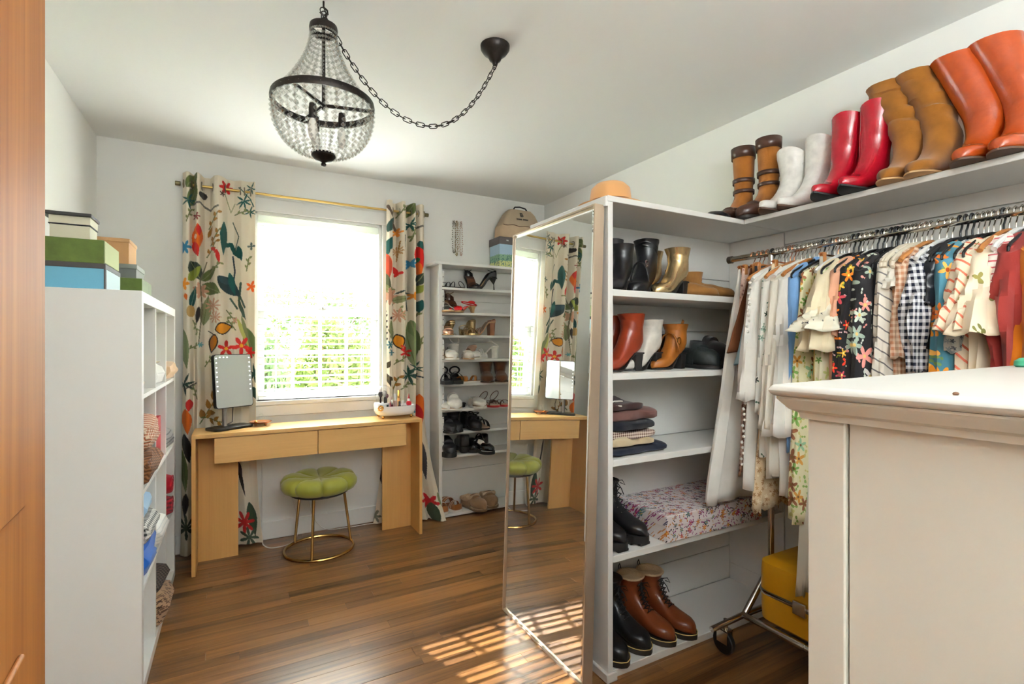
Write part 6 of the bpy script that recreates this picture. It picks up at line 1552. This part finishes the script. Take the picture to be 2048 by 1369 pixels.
garment('tulle_skirt', 'very long white tiered sheer skirt trailing over the yellow suitcase', 'skirt', 1.085, sheer, 1.30, 'copper', .12, .215, .034, 14, flat=True, clip=True, folds=10, hempts=.008, shear=-.03)
garment('yellow_lace_dress', 'pale yellow lace dress hem hanging beside the sheer skirt', 'dress', 1.062, cloth('lace_yellow', (226, 200, 130), .2), 1.16, 'white', .18, .17, .028, 15, hempts=.01)
garment('leafy_blouse', 'cream blouse with green leaf print and gathered frill sleeve', 'blouse', 1.030, floral('leafy_cream', (226, 222, 190), [(150, 190, 90), (196, 206, 130), (110, 150, 70)], .05, .4, None), .56, 'black', .20, .22, .03, 16, slv=dict(L=.30, r0=.045, r1=.06, out=.05, puff=.012, bell=.02, ruffle=.1), slm=cream)
fr = [o for o in bpy.data.objects if o.name.startswith('leafy_blouse')][0]
sleeve(.20, .12, .075, .09, 3.0, out=.05, bell=.025, ruffle=.12).build('frill', floral('dotted_cream', (230, 224, 204), [(40, 40, 46), (230, 224, 204)], .04, .14, None), fr, loc=(.0, 0, -.11), solid=.001)
garment('peach_dress', 'peach linen dress between the leafy blouse and the black floral ones', 'dress', .985, cloth('linen_peach', (222, 166, 136)), .78, 'velvet', .20, .21, .028, 17, slv=dict(L=.25, r0=.045, r1=.05, out=.02))
garment('red_floral_dress', 'black dress with red and orange flowers', 'dress', .950, floral('floral_black_red', (36, 34, 36), [(226, 60, 36), (240, 130, 40), (210, 80, 90), (240, 190, 70)], .055, .46, (250, 220, 120), leaf=[(36, 34, 36), (36, 34, 36), (150, 170, 60), (230, 190, 190)], leafsize=.4), .82, 'black', .20, .22, .03, 18, slv=dict(L=.42, r0=.048, r1=.052, out=.025, bell=.01))
garment('pastel_floral_dress', 'black dress with pale pink and mint flowers', 'dress', .905, floral('floral_black_pastel', (40, 38, 40), [(206, 214, 196), (226, 150, 140), (214, 206, 200), (160, 176, 160)], .075, .5, (220, 190, 120), leaf=[(40, 38, 40), (196, 202, 190), (226, 150, 140)], leafsize=.45), .82, 'black', .20, .22, .03, 19, slv=dict(L=.44, r0=.048, r1=.055, out=.03, bell=.012))
garment('black_dress', 'plain black jersey dress with narrow straps', 'dress', .872, blk, .80, 'black', .19, .18, .025, 20)
garment('striped_trousers', 'white trousers with thin diagonal grey stripes', 'trousers', .842, stripes('stripe_white', (228, 222, 210), (120, 116, 116), .032, .14, .5), .70, 'cream', .20, .21, .026, 21, slv=dict(L=.40, r0=.04, r1=.045, out=.02))
garment('eyelet_top', 'white eyelet top with black dots on a cream hanger', 'top', .818, floral('eyelet_white', (226, 222, 210), [(40, 38, 40), (226, 222, 210)], .05, .15, None), .42, 'cream', .19, .20, .025, 22, slv=dict(L=.10, r0=.04, r1=.05, out=.015))
garment('tan_gingham_blouse', 'tan and cream gingham blouse next to the navy gingham one', 'blouse', .790, gingham('gingham_tan', (224, 200, 176), (176, 120, 88), .018), .66, 'wood', .20, .21, .028, 23, slv=dict(L=.32, r0=.042, r1=.045, out=.02))
garment('navy_gingham_blouse', 'navy and white gingham blouse with puffed sleeve', 'blouse', .750, gingham('gingham_navy', (232, 232, 236), (26, 30, 48), .020), .70, 'white', .20, .21, .03, 24, slv=dict(L=.36, r0=.045, r1=.035, out=.03, puff=.022, ruffle=.1))
garment('black_satin_top', 'shiny black satin top right of the navy gingham blouse', 'top', .715, satin, .42, 'black', .20, .20, .026, 25, slv=dict(L=.16, r0=.04, r1=.04, out=.015))
garment('teal_kimono', 'teal kimono printed with orange flowers', 'kimono', .685, floral('floral_teal', (78, 132, 150), [(236, 150, 46), (226, 120, 40), (240, 180, 90)], .085, .5, (180, 80, 30), leaf=[(78, 132, 150), (78, 132, 150), (120, 150, 90)], leafsize=.4), .80, 'black', .20, .21, .03, 26, slv=dict(L=.55, r0=.045, r1=.052, out=.02))
garment('paisley_dress', 'grey and white small-print dress behind the cream blouse', 'dress', .658, floral('paisley_grey', (196, 196, 192), [(90, 96, 110), (150, 160, 170)], .02, .4, None), .72, 'velvet', .19, .20, .026, 27, slv=dict(L=.30, r0=.04, r1=.05, out=.02))
garment('striped_ruffle_blouse', 'cream blouse with orange striped ruffles', 'blouse', .635, stripes('stripe_orange', (232, 216, 190), (214, 110, 84), .030, .22, .7), .62, 'velvet', .20, .22, .03, 28, slv=dict(L=.24, r0=.045, r1=.055, out=.045, bell=.03, ruffle=.15))
garment('olive_leaf_blouse', 'pale cream blouse with olive leaf sprigs and bell sleeve', 'blouse', .600, floral('olive_sprigs', (232, 216, 190), [(112, 110, 56), (140, 130, 70)], .10, .30, None, leaf=[(232, 216, 190), (232, 216, 190), (232, 216, 190), (120, 116, 60)], leafsize=.5, petals=3), .58, 'wood', .20, .23, .03, 29, slv=dict(L=.25, r0=.045, r1=.065, out=.05, bell=.035, ruffle=.05))
garment('candy_stripe_top', 'white top with thin pink and red stripes', 'top', .570, stripes('stripe_candy', (230, 218, 208), (190, 90, 96), .018, .25), .60, 'white', .20, .20, .026, 30, slv=dict(L=.14, r0=.042, r1=.045, out=.015))
garment('rust_dress', 'rust red pleated dress next to the mustard one', 'dress', .540, cloth('cloth_rust', (134, 42, 36)), .80, 'velvet', .20, .22, .03, 31, slv=dict(L=.36, r0=.05, r1=.045, out=.03, puff=.022, ruffle=.2), folds=9)
garment('mustard_dress', 'mustard orange dress at the right edge of the picture', 'dress', .495, cloth('cloth_mustard', (190, 106, 14)), .85, 'black', .20, .23, .032, 32, slv=dict(L=.42, r0=.05, r1=.055, out=.03, bell=.015), collar=cloth('cloth_mustard', (190, 106, 14)))
garment('plum_top', 'plum top mostly outside the right edge of the picture', 'top', .455, cloth('cloth_plum', (104, 66, 74)), .7, 'black', .19, .20, .028, 33, slv=dict(L=.3, r0=.045, r1=.045, out=.02))
# empty hangers in between
for lab, y, kd in (('empty cream hanger, first of three beside the striped trousers', .862, 'cream'), ('empty cream hanger, middle of three beside the striped trousers', .854, 'cream'), ('empty cream hanger, third of three beside the striped trousers', .833, 'cream')):
    hanger(lab, y, kd, rz=.10, group='empty cream hangers')
ys = [1.352, 1.322, 1.29, 1.258, 1.228, 1.193, 1.158, 1.124, 1.098, 1.072, 1.046, 1.012, 1.0, .968, .932, .922, .892, .886, .804, .77, .735, .70, .672, .647, .62, .612, .585, .556, .525, .512]
kinds = ['black', 'velvet', 'white', 'copper', 'velvet', 'white', 'velvet', 'white', 'velvet', 'velvet', 'velvet', 'black', 'velvet', 'white', 'black', 'velvet', 'black', 'black', 'velvet', 'velvet', 'velvet', 'black', 'velvet', 'velvet', 'velvet', 'black', 'velvet', 'velvet', 'velvet', 'velvet']
GY.sort(reverse=True); seen = set()
for y, kd in zip(ys, kinds):
    far = [n for g, n in GY if g > y][-1]; near = [n for g, n in GY if g <= y][0]
    lab = 'spare %s hanger hook between the %s and the %s' % (HK[kd], far, near)
    if lab in seen: lab = 'second ' + lab
    seen.add(lab)
    hanger(lab, y, kd, hw=.15, group='spare hangers between the garments')
